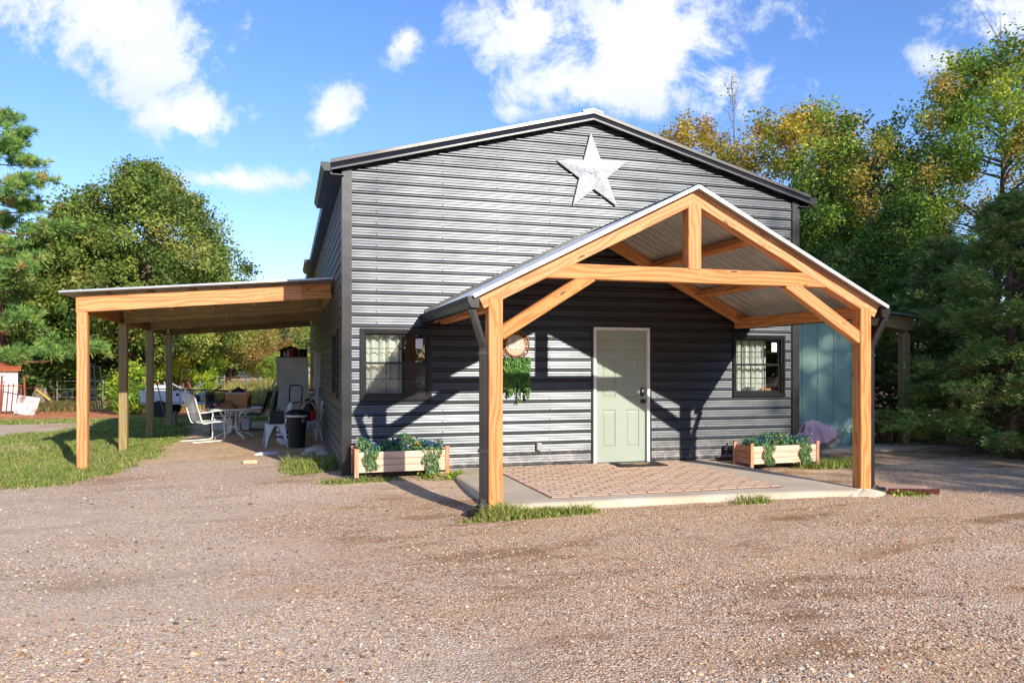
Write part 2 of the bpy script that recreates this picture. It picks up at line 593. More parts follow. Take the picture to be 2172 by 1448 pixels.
def cloth_mat(name, c, var=.08, transl=.25, bscale=400):
    t = NT(name); co = t.geo()
    n = t.noise(co, 8, 4)
    cc = t.mix(n, tuple(x * (1 - var) for x in c), tuple(min(1, x * (1 + var)) for x in c))
    d = t.node('ShaderNodeBsdfDiffuse', {'Color': cc}); t.l.new(t.bump(t.noise(co, bscale, 2), .2, .002), d.inputs['Normal'])
    tl = t.node('ShaderNodeBsdfTranslucent', {'Color': cc})
    mx = t.node('ShaderNodeMixShader', {0: transl}); t.l.new(d.outputs[0], mx.inputs[1]); t.l.new(tl.outputs[0], mx.inputs[2])
    t.l.new(mx.outputs[0], t.out.inputs[0])
cloth_mat('curtain_cloth', (.84, .86, .80))
cloth_mat('pink_cloth', L(240, 198, 200), transl=.1)

def leaf_mat(name, transl=.42, rough=.5, tone=1.0):
    t = NT(name)
    a = t.node('ShaderNodeAttribute', attribute_name='tint')
    c = a.outputs['Color']
    p = t.node('ShaderNodeBsdfPrincipled', {'Base Color': c, 'Roughness': rough, 'Specular IOR Level': .35})
    tl = t.node('ShaderNodeBsdfTranslucent')
    t.l.new(t.mix(1.0, c, (1.0, 1.06, .55), 'MULTIPLY'), tl.inputs['Color'])
    mx = t.node('ShaderNodeMixShader', {0: transl}); t.l.new(p.outputs[0], mx.inputs[1]); t.l.new(tl.outputs[0], mx.inputs[2])
    t.l.new(mx.outputs[0], t.out.inputs[0])
leaf_mat('leaf')
leaf_mat('needle', .15, .55)
leaf_mat('blade', .3, .55)

def tint_mat(name, rough=.85, bump=.3):
    t = NT(name)
    a = t.node('ShaderNodeAttribute', attribute_name='tint')
    n = t.noise(t.geo(), 140, 2)
    t.pbr(t.mix(t.rng(n, .3, .7), a.outputs['Color'], t.mix(1.0, a.outputs['Color'], (.8, .78, .75), 'MULTIPLY')), rough, 0, t.bump(n, bump, .003), .3)
tint_mat('stone_tint')

def bark_mat(name, a, b, sc=9):
    t = NT(name); co = t.objco()
    n = t.noise(t.mapping(co, (sc, sc, sc * .22)), 1.0, 6, .65)
    v = t.vor(t.mapping(co, (sc * 1.3, sc * 1.3, sc * .3)), 1.0)
    c = t.mix(t.rng(n, .3, .7), a, b)
    t.pbr(c, .9, 0, t.bump(t.math('ADD', n, v.outputs['Distance']), .7, .03), .2)
bark_mat('bark_brown', L(132, 104, 84), L(72, 56, 46))
bark_mat('bark_grey', L(150, 138, 122), L(88, 78, 68))
bark_mat('bark_pine', L(150, 104, 78), L(84, 58, 46))

# ------------------------------------------------------------------ ground
def sstep(a, b, x):
    t = np.clip((x - a) / (b - a), 0, 1)
    return t * t * (3 - 2 * t)

_rng = np.random.default_rng(3)
_oct = []
for fq in (.12, .25, .5, 1.0, 2.0, 4.0):
    _oct.append((fq, [(math.cos(a), math.sin(a), p) for a, p in zip(_rng.uniform(0, 6.28, 7), _rng.uniform(0, 6.28, 7))]))

def fbm(x, y, lo=0, hi=6, sx_=0.0):
    s = 0; w = 0
    for i, (fq, dirs) in enumerate(_oct[lo:hi]):
        a = .62 ** i
        for (c, sn, p) in dirs:
            s = s + a * np.sin(6.283 * fq * (x * c + y * sn) + p + 1.7 * np.sin(fq * 3.1 * (x * sn - y * c) + p * 2 + sx_))
        w += a * 2.3
    return s / w

def gz(x, y):
    x = np.asarray(x, dtype=float); y = np.asarray(y, dtype=float)
    z = -.115 + .10 * np.exp(-((x - .6) / 1.5) ** 2 - ((y + .15) / 1.0) ** 2)
    z = z + .03 * np.exp(-((x + .4) / .9) ** 2 - ((y - 1.6) / 1.6) ** 2)
    z = z - .045 * sstep(-2.2, -4.2, x) * sstep(-2, 3, y)
    z = z + .05 * np.exp(-((x + 2.2) / 1.2) ** 2 - ((y - 4.8) / 2.2) ** 2)
    z = z + .55 * sstep(19, 42, y) + 1.2 * sstep(40, 90, y)
    z = z + .03 * np.exp(-((y + 3.1) / .5) ** 2) * sstep(.8, 1.8, x) * sstep(6.3, 5.2, x)
    z = z + .012 * fbm(x, y, 1, 5)
    z = z + .02 * sstep(5.0, 9.0, x) * sstep(-4, 1, y) * fbm(x, y, 2, 5)
    return z

def zones(x, y):
    """fractions of grass / bare dirt / red clay at (x,y); the rest is gravel"""
    n = fbm(x, y, 1, 6); n2 = fbm(x + 31, y - 17, 0, 4)
    lawn = sstep(-.35, .35, (y - 1.0 - .35 * n) - np.maximum(0, (x + 3.6)) * 1.7)
    lawn = lawn * sstep(-2.7, -3.5, x + .35 * n - .0 * y)
    back = sstep(12.2, 13.4, y + .5 * n) * sstep(3, 0, x)
    lawn = np.maximum(lawn, back)
    road = sstep(-5.6, -6.8, x + .5 * n - .12 * (y - 10)) * sstep(8.6, 9.8, y + .4 * n) * sstep(14.4, 13.2, y + .4 * n - .18 * (x + 8))
    lawn = lawn * (1 - road)
    tan = np.exp(-((x + 6.6) / 1.3) ** 2 - ((y - 6.4) / .9) ** 2)
    tan = sstep(.25, .6, tan + .25 * n)
    tan2 = np.exp(-((x + 3.0) / .9) ** 2 - ((y - 3.2) / .5) ** 2) * .8
    lawn = lawn * (1 - .8 * tan) * (1 - .6 * sstep(.3, .7, tan2 + .2 * n))
    corner = np.exp(-((x + .45) / .62) ** 2 - ((y - 1.35) / 1.05) ** 2)
    corner = sstep(.30, .62, corner + .28 * n)
    c2 = np.exp(-((x - .25) / .75) ** 2 - ((y + .55) / .28) ** 2); c2 = sstep(.45, .8, c2 + .3 * n) * .8
    p1 = np.exp(-((x - 1.70) / .85) ** 2 - ((y + 3.13) / .17) ** 2); p1 = sstep(.3, .7, p1 + .3 * n)
    p2 = np.exp(-((x - 7.6) / .85) ** 2 - ((y + .55) / .33) ** 2); p2 = sstep(.3, .6, p2 + .25 * n)
    p3 = np.exp(-((x - 4.3) / .35) ** 2 - ((y + 3.12) / .09) ** 2); p3 = sstep(.3, .7, p3 + .3 * n)
    p4 = np.exp(-((x - 6.65) / .4) ** 2 - ((y + 3.0) / .3) ** 2); p4 = sstep(.4, .8, p4 + .3 * n) * .6
    grass = np.maximum.reduce([lawn, corner, c2, p1, p2, p3, p4])
    field = sstep(20.5, 23, y + n)
    grass = np.maximum(grass * (1 - field), field * sstep(-.2, .5, n2 + .2 * n))
    pad = sstep(-3.7, -3.1, x + .25 * n) * sstep(.35, -.05, x) * sstep(2.4, 3.3, y + .35 * n) * sstep(13.6, 12.6, y + .5 * n)
    dirt = np.maximum.reduce([pad, tan, sstep(.3, .7, tan2 + .2 * n) * .7])
    edge = np.exp(-((y + .9 + .15 * n) / .45) ** 2) * sstep(6.0, 7.0, x) * .7
    dirt = np.maximum(dirt, edge)
    clay = sstep(14.6, 15.8, y + .7 * n) * sstep(24, 21, y + n) * sstep(0.5, -2.0, x + n)
    clay = np.maximum(clay, sstep(26, 30, y) * sstep(.25, .8, n2 + .3) * .9)
    grass = grass * (1 - .92 * clay * sstep(14.6, 16.2, y + .7 * n))
    dirt = dirt * (1 - grass)
    return grass, dirt, clay

def axis(a, b, st, lo, hi, g=1.22):
    m = list(np.arange(a, b + 1e-6, st)); d = st
    r = []; x = m[-1]
    while x < hi:
        d *= g; x += d; r.append(x)
    d = st; l_ = []; x = m[0]
    while x > lo:
        d *= g; x -= d; l_.append(x)
    return np.array(list(reversed(l_)) + m + r)

gxs = axis(-11.5, 12.5, .11, -700, 700)
gys = axis(-9.5, 24, .11, -400, 900)
GX, GY = np.meshgrid(gxs, gys)
GZ = gz(GX, GY)
GG, GD, GC = zones(GX, GY)
nx, ny = len(gxs), len(gys)
gid = np.arange(nx * ny).reshape(ny, nx)
quads = np.stack([gid[:-1, :-1], gid[:-1, 1:], gid[1:, 1:], gid[1:, :-1]], -1).reshape(-1, 4)
fm = lambda A: A.ravel()[quads].mean(1)
fg, fd, fc = fm(GG), fm(GD), fm(GC)
fx, fy = fm(GX), fm(GY)
lab = np.zeros(len(quads), int)                       # 0 gravel
lab[(fg > .5)] = 1
lab[(fd > .5) & (fg <= .5)] = 2
lab[(fc > .5)] = 3
far = (np.abs(fx) > 14) | (fy > 24.5) | (fy < -30)
lab[far] = 4

def ground_mat():
    t = NT('ground_mix'); co = t.geo()
    A = lambda n: t.node('ShaderNodeAttribute', attribute_name=n).outputs['Fac']
    wob = t.noise(co, 9.0, 5, .65); wob2 = t.noise(co, 1.1, 4, .6); wob3 = t.noise(t.mapping(co, (.55, 1.6, 1)), 1.0, 5, .62)
    # gravel: crushed stone of mixed tan, grey, white and rust over brown fines
    warp = t.noise(co, 22, 2); 
    v1 = t.vor(co, 66.0); v2 = t.vor(co, 135.0)
    s1 = t.node('ShaderNodeSeparateColor', {'Color': v1.outputs['Color']})
    s2 = t.node('ShaderNodeSeparateColor', {'Color': v2.outputs['Color']})
    def stonecol(k):
        r = t.node('ShaderNodeValToRGB'); t.l.new(k, r.inputs[0])
        e = r.color_ramp.elements
        cols = [(0, L(98, 74, 52)), (.15, L(156, 118, 86)), (.34, L(204, 162, 122)), (.54, L(226, 188, 148)), (.68, L(190, 164, 138)), (.80, L(240, 214, 180)), (.89, L(252, 240, 220)), (1.0, L(196, 132, 92))]
        e[0].position, e[0].color = 0, (*cols[0][1], 1)
        e[1].position, e[1].color = 1, (*cols[-1][1], 1)
        for p, c in cols[1:-1]:
            x = e.new(p); x.color = (*c, 1)
        return r.outputs[0]
    g1 = stonecol(s1.outputs[0]); g2 = stonecol(s2.outputs[1])
    pick = t.rng(s1.outputs[2], .35, .45)
    grav = t.mix(pick, g1, g2)
    crev = t.rng(v1.outputs['Distance'], .006, .0135, 0, 1) if False else t.rng(t.math('MULTIPLY', v1.outputs['Distance'], 1.0), .35, .75)
    grav = t.mix(t.math('MULTIPLY', crev, .46), grav, L(112, 92, 74))
    grav = t.mix(1.0, grav, (1.13, 1.13, 1.12), 'MULTIPLY')
    fines = t.mix(wob, L(212, 172, 130), L(190, 148, 106))
    fa = t.rng(t.math('ADD', wob3, t.math('MULTIPLY_ADD', wob, .35, -.17)), .50, .70)
    grav = t.mix(t.math('MULTIPLY', fa, .55), grav, fines)
    brown = t.mix(wob, L(124, 90, 60), L(164, 122, 84))
    spx = t.node('ShaderNodeSeparateXYZ'); t.l.new(co, spx.inputs[0])
    bz = t.noise(t.mapping(co, (.55, 1.5, 1), (5, 3, 0)), 1.0, 5, .70)
    grav = t.mix(t.math('MULTIPLY', t.rng(bz, .51, .66), t.rng(spx.outputs[0], -4, 4, .50, .86)), grav, brown)
    lightz = t.noise(t.mapping(co, (.3, .5, 1), (9, 2, 0)), 1.0, 3)
    grav = t.mix(t.math('MULTIPLY', t.rng(t.math('ADD', lightz, t.rng(spx.outputs[0], -4, 4, .12, -.12)), .44, .64), .32), grav, L(230, 212, 192))
    # lawn soil and thatch between the blades
    gr = t.mix(t.rng(wob, .3, .7), L(112, 120, 58), L(154, 142, 88))
    gr = t.mix(t.math('MULTIPLY', t.rng(wob2, .45, .7), .6), gr, L(190, 164, 116))
    fn = t.noise(co, 120, 3)
    gr = t.mix(t.math('MULTIPLY', t.rng(fn, .45, .7), .5), gr, L(70, 80, 34))
    # bare dirt
    dr = t.mix(t.rng(wob2, .3, .7), L(230, 196, 158), L(206, 168, 130))
    dr = t.mix(t.math('MULTIPLY', t.rng(wob, .5, .7), .5), dr, L(164, 128, 98))
    dr = t.mix(t.math('MULTIPLY', t.rng(s2.outputs[0], .8, .9), .4), dr, L(196, 180, 158))
    # red clay
    cl = t.mix(t.rng(wob2, .3, .7), L(198, 118, 76), L(214, 150, 106))
    cl = t.mix(t.math('MULTIPLY', t.rng(wob, .5, .7), .6), cl, L(150, 84, 52))
    def edge(a, w=.5):
        return t.rng(t.math('ADD', a, t.math('MULTIPLY_ADD', wob, w, -.5 * w)), .38, .62)
    c = t.mix(edge(A('dirt')), grav, dr)
    c = t.mix(edge(A('clay')), c, cl)
    c = t.mix(edge(A('grass')), c, gr)
    h = t.math('SUBTRACT', 1.0, t.math('MULTIPLY', v1.outputs['Distance'], 1.1))
    h = t.math('ADD', t.math('MULTIPLY', h, t.math('MULTIPLY_ADD', fa, -.6, 1.0)), t.math('MULTIPLY', v2.outputs['Distance'], -.5))
    h = t.math('ADD', h, t.math('MULTIPLY', wob, .8))
    t.pbr(c, .92, 0, t.bump(h, .7, .013), .2)
ground_mat()

for k, nm in enumerate(['gravel_driveway', 'lawn', 'dirt_pad', 'clay_bank', 'ground']):
    sel = quads[lab == k]
    used, inv = np.unique(sel.ravel(), return_inverse=True)
    vv = np.stack([GX.ravel()[used], GY.ravel()[used], GZ.ravel()[used]], -1)
    o = np_mesh(nm, vv, inv.reshape(-1, 4), 'ground_mix', smooth=True)
    for an, A_ in (('grass', GG), ('dirt', GD), ('clay', GC)):
        at = o.data.attributes.new(an, 'FLOAT', 'POINT')
        at.data.foreach_set('value', A_.ravel()[used].astype(np.float32))
    o['kind'] = 'structure'

# ------------------------------------------------------------------ loose stones on the driveway
def gravel():
    g = np.random.default_rng(11)
    N = 85000
    z = 3.4 + 11 * g.random(N) ** 1.5
    a = g.uniform(-.72, .72, N)
    x = -.773 + z * (math.sin(TH) + a * math.cos(TH)); y = -10.65 + z * (math.cos(TH) - a * math.sin(TH))
    G_, D_, C_ = zones(x, y)
    keep = (G_ < .4) & (D_ < .6) & (C_ < .4) & ~((x > 1.3) & (x < 6.1) & (y > -3.03)) & ~((x > 0) & (y > -.05)) & (y < 8) & (fbm(x, y * 1.5, 1, 5) + g.normal(0, .35, N) > -.1)
    x, y = x[keep], y[keep]; N = len(x)
    s = .0042 + .0095 * g.random(N) ** 3
    s = s * np.where(g.random(N) < .012, 2.0, 1.0)
    base = np.array([(1, 0, 0), (.3, .95, .1), (-.8, .6, 0), (-.75, -.6, .05), (.35, -.9, 0), (.05, 0, .75), (-.1, .1, -.4)])
    fc_ = np.array([(0, 1, 5), (1, 2, 5), (2, 3, 5), (3, 4, 5), (4, 0, 5)])
    th = g.uniform(0, 6.28, N); c, sn = np.cos(th), np.sin(th)
    b = base[None] * (1 + .35 * g.standard_normal((N, 7, 3))) * s[:, None, None]
    bx = b[..., 0] * c[:, None] - b[..., 1] * sn[:, None]; by = b[..., 0] * sn[:, None] + b[..., 1] * c[:, None]
    zz = gz(x, y) + .002
    V = np.stack([bx + x[:, None], by + y[:, None], b[..., 2] * .9 + zz[:, None]], -1).reshape(-1, 3)
    F = (fc_[None] + (np.arange(N) * 7)[:, None, None]).reshape(-1, 3)
    pal = np.array([L(222, 190, 154), L(200, 164, 128), L(180, 156, 132), L(236, 212, 182), L(246, 232, 210), L(146, 114, 86), L(214, 172, 128), L(198, 116, 70), L(104, 92, 82)])
    ci = g.choice(len(pal), N, p=[.21, .2, .13, .13, .04, .12, .12, .012, .038])
    cc = pal[ci] * g.uniform(.85, 1.12, (N, 1))
    o = np_mesh('gravel', V, F, 'stone_tint', colors=np.repeat(cc, 5, 0))
    tag(o, 'loose crushed stones lying over the driveway', 'gravel', kind='stuff')
gravel()

# ------------------------------------------------------------------ grass blades
def blades(x, y, h, w, g, tints, lean=.5, name='grass', label=None):
    N = len(x)
    z = gz(x, y) - .004
    th = g.uniform(0, 6.28, N); dx, dy = np.cos(th), np.sin(th)
    la = g.normal(0, lean, (N, 2)) * h[:, None]
    p0 = np.stack([x - dx * w, y - dy * w, z], -1); p1 = np.stack([x + dx * w, y + dy * w, z], -1)
    m0 = np.stack([x - dx * w * .8 + la[:, 0] * .35, y - dy * w * .8 + la[:, 1] * .35, z + h * .6], -1)
    m1 = np.stack([x + dx * w * .8 + la[:, 0] * .35, y + dy * w * .8 + la[:, 1] * .35, z + h * .6], -1)
    tp = np.stack([x + la[:, 0], y + la[:, 1], z + h * .98], -1)
    V = np.stack([p0, p1, m1, m0, tp], 1).reshape(-1, 3)
    b = (np.arange(N) * 5)[:, None]
    F = np.concatenate([b + np.array([[0, 1, 2]]), b + np.array([[0, 2, 3]]), b + np.array([[3, 2, 4]])], 1).reshape(-1, 3)
    cc = np.asarray(tints)[g.integers(0, len(tints), N)] * g.uniform(.75, 1.2, (N, 1))
    o = np_mesh(name, V, F, 'blade', colors=np.repeat(cc, 3, 0))
    if label: tag(o, label, 'grass', kind='stuff')
    return o

GREENS = [L(126, 150, 62), L(104, 134, 52), L(148, 164, 80), L(94, 120, 46), L(172, 166, 98), L(192, 178, 124)]
def grass_all():
    g = np.random.default_rng(21)
    N = 230000
    z = 9.5 + 14 * g.random(N) ** 1.25; a = g.uniform(-.70, -.22, N)
    x = -.773 + z * (math.sin(TH) + a * math.cos(TH)); y = -10.65 + z * (math.cos(TH) - a * math.sin(TH))
    G_, D_, C_ = zones(x, y)
    k = (G_ > .08 + .62 * g.random(N) ** .8) & (x < -.05) & (fbm(x * 1.3, y * 1.3, 2, 6) + g.normal(0, .45, N) > -.42)
    x, y = x[k], y[k]
    h = (.035 + .05 * g.random(len(x))) * (1 + .45 * fbm(x, y, 1, 4)) * np.where(y > 16, 1.5, 1)
    blades(x, y, h, np.full(len(x), .0045) * (1 + y / 22), g, GREENS, .55, label='short mown lawn grass left of the open carport')
    # lusher clumps beside the house corner and at the porch edges
    def clump(n, cx_, cy_, rx_, ry_, hh, nm):
        xx = g.normal(cx_, rx_, n); yy = g.normal(cy_, ry_, n)
        G2, _, _ = zones(xx, yy)
        kk = (G2 > .03 + .55 * g.random(n) ** 1.6) & ~((xx > 0.0) & (yy > -.06) & (xx < 7.2)) & ~((xx > 1.40) & (xx < 6.0) & (yy > -2.93))
        xx, yy = xx[kk], yy[kk]
        blades(xx, yy, hh * g.uniform(.2, 1.25, len(xx)) * np.clip(G2[kk] * 1.4 - .25, .25, 1) * (1 + .5 * fbm(xx * 2, yy * 2, 2, 5)), np.full(len(xx), .005), g, GREENS + [L(150, 170, 66), L(176, 184, 96), L(190, 176, 120)], .6, label=nm)
    clump(6500, -.42, 1.35, .5, .7, .15, 'taller bright grass at the house corner by the carport')
    clump(3000, .2, -.5, .6, .25, .10, 'sparse grass under the planter left of the porch')
    clump(6000, 1.70, -3.12, .7, .12, .09, 'grass fringe along the front edge of the porch slab')
    clump(4500, 7.6, -.55, .55, .22, .13, 'bright grass patch beside the planter at the right')
    clump(900, 4.3, -3.1, .3, .07, .09, 'small weed tuft in front of the porch slab')
    clump(900, 6.65, -3.0, .3, .22, .07, 'thin weeds beside the dark red splash block')
grass_all()
def straw():
    g = np.random.default_rng(77)
    n = 30000
    z = 5 + 15 * g.random(n) ** 1.1; a = g.uniform(-.70, .62, n)
    x = -.773 + z * (math.sin(TH) + a * math.cos(TH)); y = -10.65 + z * (math.cos(TH) - a * math.sin(TH))
    G1, D1, C1 = zones(x, y)
    near = np.zeros(n)
    for dx_, dy_ in ((.4, 0), (-.4, 0), (0, .4), (0, -.4), (.8, .5), (-.8, -.5)):
        near = np.maximum(near, zones(x + dx_, y + dy_)[0])
    p = .02 + .7 * (near > .4) * (G1 < .85) + .35 * (D1 > .4)
    k = (g.random(n) < p) & ~((x > 1.35) & (x < 6.15) & (y > -3.0)) & ~((x > -.05) & (y > -.05) & (x < 7.3)) & (C1 < .3)
    x, y = x[k], y[k]
    blades(x, y, np.full(len(x), .016) * g.uniform(.5, 1.6, len(x)), np.full(len(x), .0035), g, [L(206, 186, 136), L(188, 158, 104), L(160, 128, 84), L(150, 158, 82), L(128, 144, 66)], 2.6, name='straw', label='dry straw and stray blades strewn where grass meets gravel')
straw()

# ------------------------------------------------------------------ porch slab and brick paving
def porch_slab():
    mb = MB()
    top = [(1.40, .02, -.010), (5.56, .02, -.010), (5.72, -1.0, -.014), (5.88, -2.1, -.026), (6.10, -2.80, -.052), (6.07, -2.92, -.058), (5.92, -2.99, -.055), (5.5, -2.985, -.038), (4.5, -2.955, -.018), (3.0, -2.925, -.010), (1.40, -2.90, -.010)]
    n = len(top)
    ins = [(1.43, -.01, -.004), (5.54, -.01, -.004), (5.69, -1.01, -.008), (5.85, -2.09, -.020), (6.05, -2.78, -.044), (6.02, -2.88, -.048), (5.90, -2.95, -.045), (5.5, -2.95, -.030), (4.5, -2.92, -.010), (3.0, -2.89, -.004), (1.43, -2.865, -.004)]
    v = [(x, y, -.3) for (x, y, z) in top] + [(x, y, z - .006) for (x, y, z) in top] + ins
    f = []
    for i in range(n):
        j = (i + 1) % n
        f.append((j, i, n + i, n + j)); f.append((n + j, n + i, 2 * n + i, 2 * n + j))
    # top surface fanned from a strip so it bends with the fall to the right
    f += [(2 * n + 0, 2 * n + 10, 2 * n + 9), (2 * n + 0, 2 * n + 9, 2 * n + 8), (2 * n + 0, 2 * n + 8, 2 * n + 1), (2 * n + 1, 2 * n + 8, 2 * n + 7), (2 * n + 1, 2 * n + 7, 2 * n + 2), (2 * n + 2, 2 * n + 7, 2 * n + 3), (2 * n + 3, 2 * n + 7, 2 * n + 6), (2 * n + 3, 2 * n + 6, 2 * n + 5), (2 * n + 3, 2 * n + 5, 2 * n + 4)]
    f = [tuple(reversed(q)) if len(q) == 3 and False else q for q in f]
    mb.add(v, f)
    o = mb.build('porch_slab', 'concrete')
    o['kind'] = 'structure'
    # rough spill of cement where the slab runs out by the post
    g = np.random.default_rng(5)
    mb = MB()
    def blob(u, w):
        a = u * 2 * math.pi
        r = w
        x = 5.98 + .34 * r * math.cos(a) * (1 + .18 * math.sin(3 * a + 1)); y = -2.93 + .16 * r * math.sin(a) * (1 + .22 * math.sin(4 * a))
        return (x, y, -.115 + .075 * (1 - r * r) + .012 * math.sin(9 * a) * r + .008 * math.sin(23 * a))
    mb.grid(blob, 28, 5)
    o = mb.build('cement_spill', 'concrete', smooth=60); o['kind'] = 'structure'
porch_slab()

def paving():
    base = MB().box(2.04, 5.02, -2.67, -.05, -.0075, .0005).build('brick_paving', pm('joint_sand', L(120, 92, 76), .95, var=.25, scale=40))
    base['kind'] = 'structure'
    bw, bh, gp = .235, .125, .007
    h = .0085
    def zig(x0, x1, y0, y1):
        # interlocking paver outline with notched ends
        k = .012; m = (y0 + y1) / 2
        return [(x0, y0), (x1, y0), (x1 + k, m), (x1, y1), (x0, y1), (x0 + k, m)]
    hw = (bw - gp) / 2; hh = (bh - gp) / 2
    mesh = None; n = 0
    y = -2.66; row = 0
    while y + bh < -.03:
        x = 2.05 - (bw / 2 if row % 2 else 0)
        while x < 5.01:
            x0, x1 = max(x, 2.05), min(x + bw, 5.01)
            if x1 - x0 > .05:
                full = abs((x1 - x0) - bw) < 1e-6
                cxm, cym = (x0 + x1) / 2, y + bh / 2
                dz = random.uniform(-.0015, .0015)
                if full and mesh is not None:
                    o = bpy.data.objects.new('brick', mesh); link(o, base)
                else:
                    a = (x1 - x0 - gp) / 2
                    mb = MB().prism_poly(zig(-a, a - .006, -hh, hh) if full else [(-a, -hh), (a, -hh), (a, hh), (-a, hh)], -h, 0.0, .003)
                    o = mb.build('brick', 'paver_brick', base)
                    if full: mesh = o.data
                o.location = (cxm, cym, .0075 + dz); o.rotation_euler = (random.uniform(-.006, .006), random.uniform(-.006, .006), random.uniform(-.012, .012)); n += 1
            x += bw
        y += bh; row += 1
paving()

# ------------------------------------------------------------------ the metal house
HX, HZ, SL, HL = 7.2, 4.2, .268, 15.0
PK = HZ + SL * HX / 2
house = thing('metal_house', 'black corrugated metal house with gabled front and white star', 'house', (3.6, 0, 0), world=True)
PER = .1524
PROF = [(0, .0230), (.030, .0176), (.0385, .0234), (.064, .0189), (.0725, .0246), (.101, .0196), (.105, .0150), (.122, .0375), (.131, .0370)]

def prof_at(z, ph=0.0):
    q = (z - ph) % PER
    P2 = PROF + [(PER, .0230)]
    for (a, pa), (b, pb) in zip(P2, P2[1:]):
        if a <= q <= b:
            return pa + (pb - pa) * (q - a) / (b - a)
    return 0

def rows_between(z0, z1, extra, ph=0.0):
    zs = {round(z0, 5), round(z1, 5)}
    k = math.floor((z0 - ph) / PER) - 1
    while ph + k * PER < z1 + PER:
        for (a, _) in PROF:
            z = ph + k * PER + a
            if z0 < z < z1: zs.add(round(z, 5))
        k += 1
    for e in extra:
        if z0 < e < z1: zs.add(round(e, 5))
    return sorted(zs)

def siding(name, emit, xl, xr, z0, z1, holes, pieces=6, mat='black_siding', parent=None, ph=0.0):
    """sheets of ribbed siding; emit(x,out,z) places a point"""
    z = z0
    while z < z1 - .02:
        zt = min(z + pieces * PER, z1)
        ex = [h for a in holes for h in (a[2], a[3])]
        rs = rows_between(z, zt, ex, ph)
        mb = MB()
        for za, zb in zip(rs, rs[1:]):
            zm = (za + zb) / 2
            cuts = sorted([(h[0], h[1]) for h in holes if h[2] < zm < h[3]])
            la, ra, lb, rb = xl(za), xr(za), xl(zb), xr(zb)
            segs = []; s0 = None
            for (c0, c1) in cuts:
                segs.append((s0, c0)); s0 = c1
            segs.append((s0, None))
            for (a, b) in segs:
                A0 = la if a is None else a; A1 = lb if a is None else a
                B0 = ra if b is None else b; B1 = rb if b is None else b
                if B0 - A0 < 1e-4 and B1 - A1 < 1e-4: continue
                pa, pb = prof_at(za + 1e-7, ph), prof_at(zb - 1e-7, ph)
                # split long runs so sheet edges can be uneven
                k = max(1, int((B0 - A0) / 2.5))
                for i in range(k):
                    u0, u1 = i / k, (i + 1) / k
                    mb.add([emit(A0 + (B0 - A0) * u0, pa, za), emit(A0 + (B0 - A0) * u1, pa, za), emit(A1 + (B1 - A1) * u1, pb, zb), emit(A1 + (B1 - A1) * u0, pb, zb)], [(0, 1, 2, 3)])
        if mb.f:
            mb.build(name, mat, parent)
        z = zt

WL = (.235, 1.155, 1.025, 1.945)      # left window opening x0,x1,z0,z1
WR = (6.055, 6.945, 1.010, 1.925)
DO = (3.64, 4.565, -.03, 2.045)
gl = lambda z: .0 if z <= HZ else (z - HZ) / SL
gr_ = lambda z: HX if z <= HZ else HX - (z - HZ) / SL
siding('siding_panel', lambda x, o, z: (x, -o, z), gl, gr_, -.01, PK - .005, [WL, WR, DO], parent=house, ph=.06)
SW = (1.08, 2.32, 1.02, 1.98)
siding('side_siding_panel', lambda y, o, z: (-o, y, z), lambda z: 0, lambda z: HL, -.03, HZ, [SW], parent=house, ph=.06)
siding('side_siding_panel', lambda y, o, z: (HX + o, HL - y, z), lambda z: 0, lambda z: HL, -.03, HZ, [], parent=house, ph=.06, pieces=30)
siding('rear_siding_panel', lambda x, o, z: (HX - x, HL + o, z), gl, gr_, -.03, PK - .005, [], parent=house, ph=.06, pieces=40)
# floor inside and a partition seen through the panes
MB().box(.02, HX - .02, .02, HL - .02, -.3, -.02).build('floor_slab', 'interior_dark', house)
MB().box(.03, HX - .03, 3.2, 3.28, 0, 2.6).build('interior_partition', 'interior_wall', house)
MB().box(.03, HX - .03, .12, 3.2, 2.62, 2.66).build('interior_ceiling', 'interior_wall', house)

# foundation edge showing as a pale crumbling line under the siding
MB().box(.0, HX, -.045, .06, -.3, -.012).build('foundation', 'concrete', house)

# screws along the ribs
mb = MB()
g_ = random.Random(4)
for xc in (.42, 1.35, 2.15, 2.95, 3.75, 4.7, 5.55, 6.4, 7.0):
    k = 0
    while True:
        z = .06 + k * PER + .012
        k += 1
        if z > PK: break
        if not (gl(z) + .1 < xc < gr_(z) - .1) or z < .02: continue
        if any(h[0] - .08 < xc < h[1] + .08 and h[2] - .08 < z < h[3] + .08 for h in (WL, WR, DO)): continue
        mb.lathe([(.007, 0), (.0085, .002), (.0055, .006), (.0, .0062)], 6, (0, 0, 0))
        sub = mb.v[-24:]
        for i in range(24):
            p = mb.v[-24 + i]
            mb.v[-24 + i] = Vector((xc + p.x * 1.2, -p.z - .019, z + p.y * 1.2))
o = mb.build('screws', 'black_hardware', house); o['kind'] = 'stuff'

# corner trims
def ltrim(x, sgn, y0, z0, z1):
    m = MB()
    m.box(min(x, x + sgn * .085), max(x, x + sgn * .085), -.034, -.0215, z0, z1)
    m.box(min(x - sgn * .034, x), max(x - sgn * .034, x), -.034, .085, z0, z1)
    return m
m = MB(); m.box(-.046, .085, -.048, -.038, -.03, HZ - .02); m.box(-.048, -.038, -.038, .10, -.03, HZ - .02)
m.build('corner_trim', 'black_trim', house)
m = MB(); m.box(HX - .085, HX + .046, -.048, -.038, -.03, HZ - .02); m.box(HX + .038, HX + .048, -.038, .10, -.03, HZ - .02)
m.build('corner_trim', 'black_trim', house)
# base trim strip
MB().box(.09, 3.6, -.046, -.038, -.028, .0).build('base_trim', 'black_trim', house)
MB().box(4.63, HX - .09, -.046, -.038, -.028, .0).build('base_trim', 'black_trim', house)

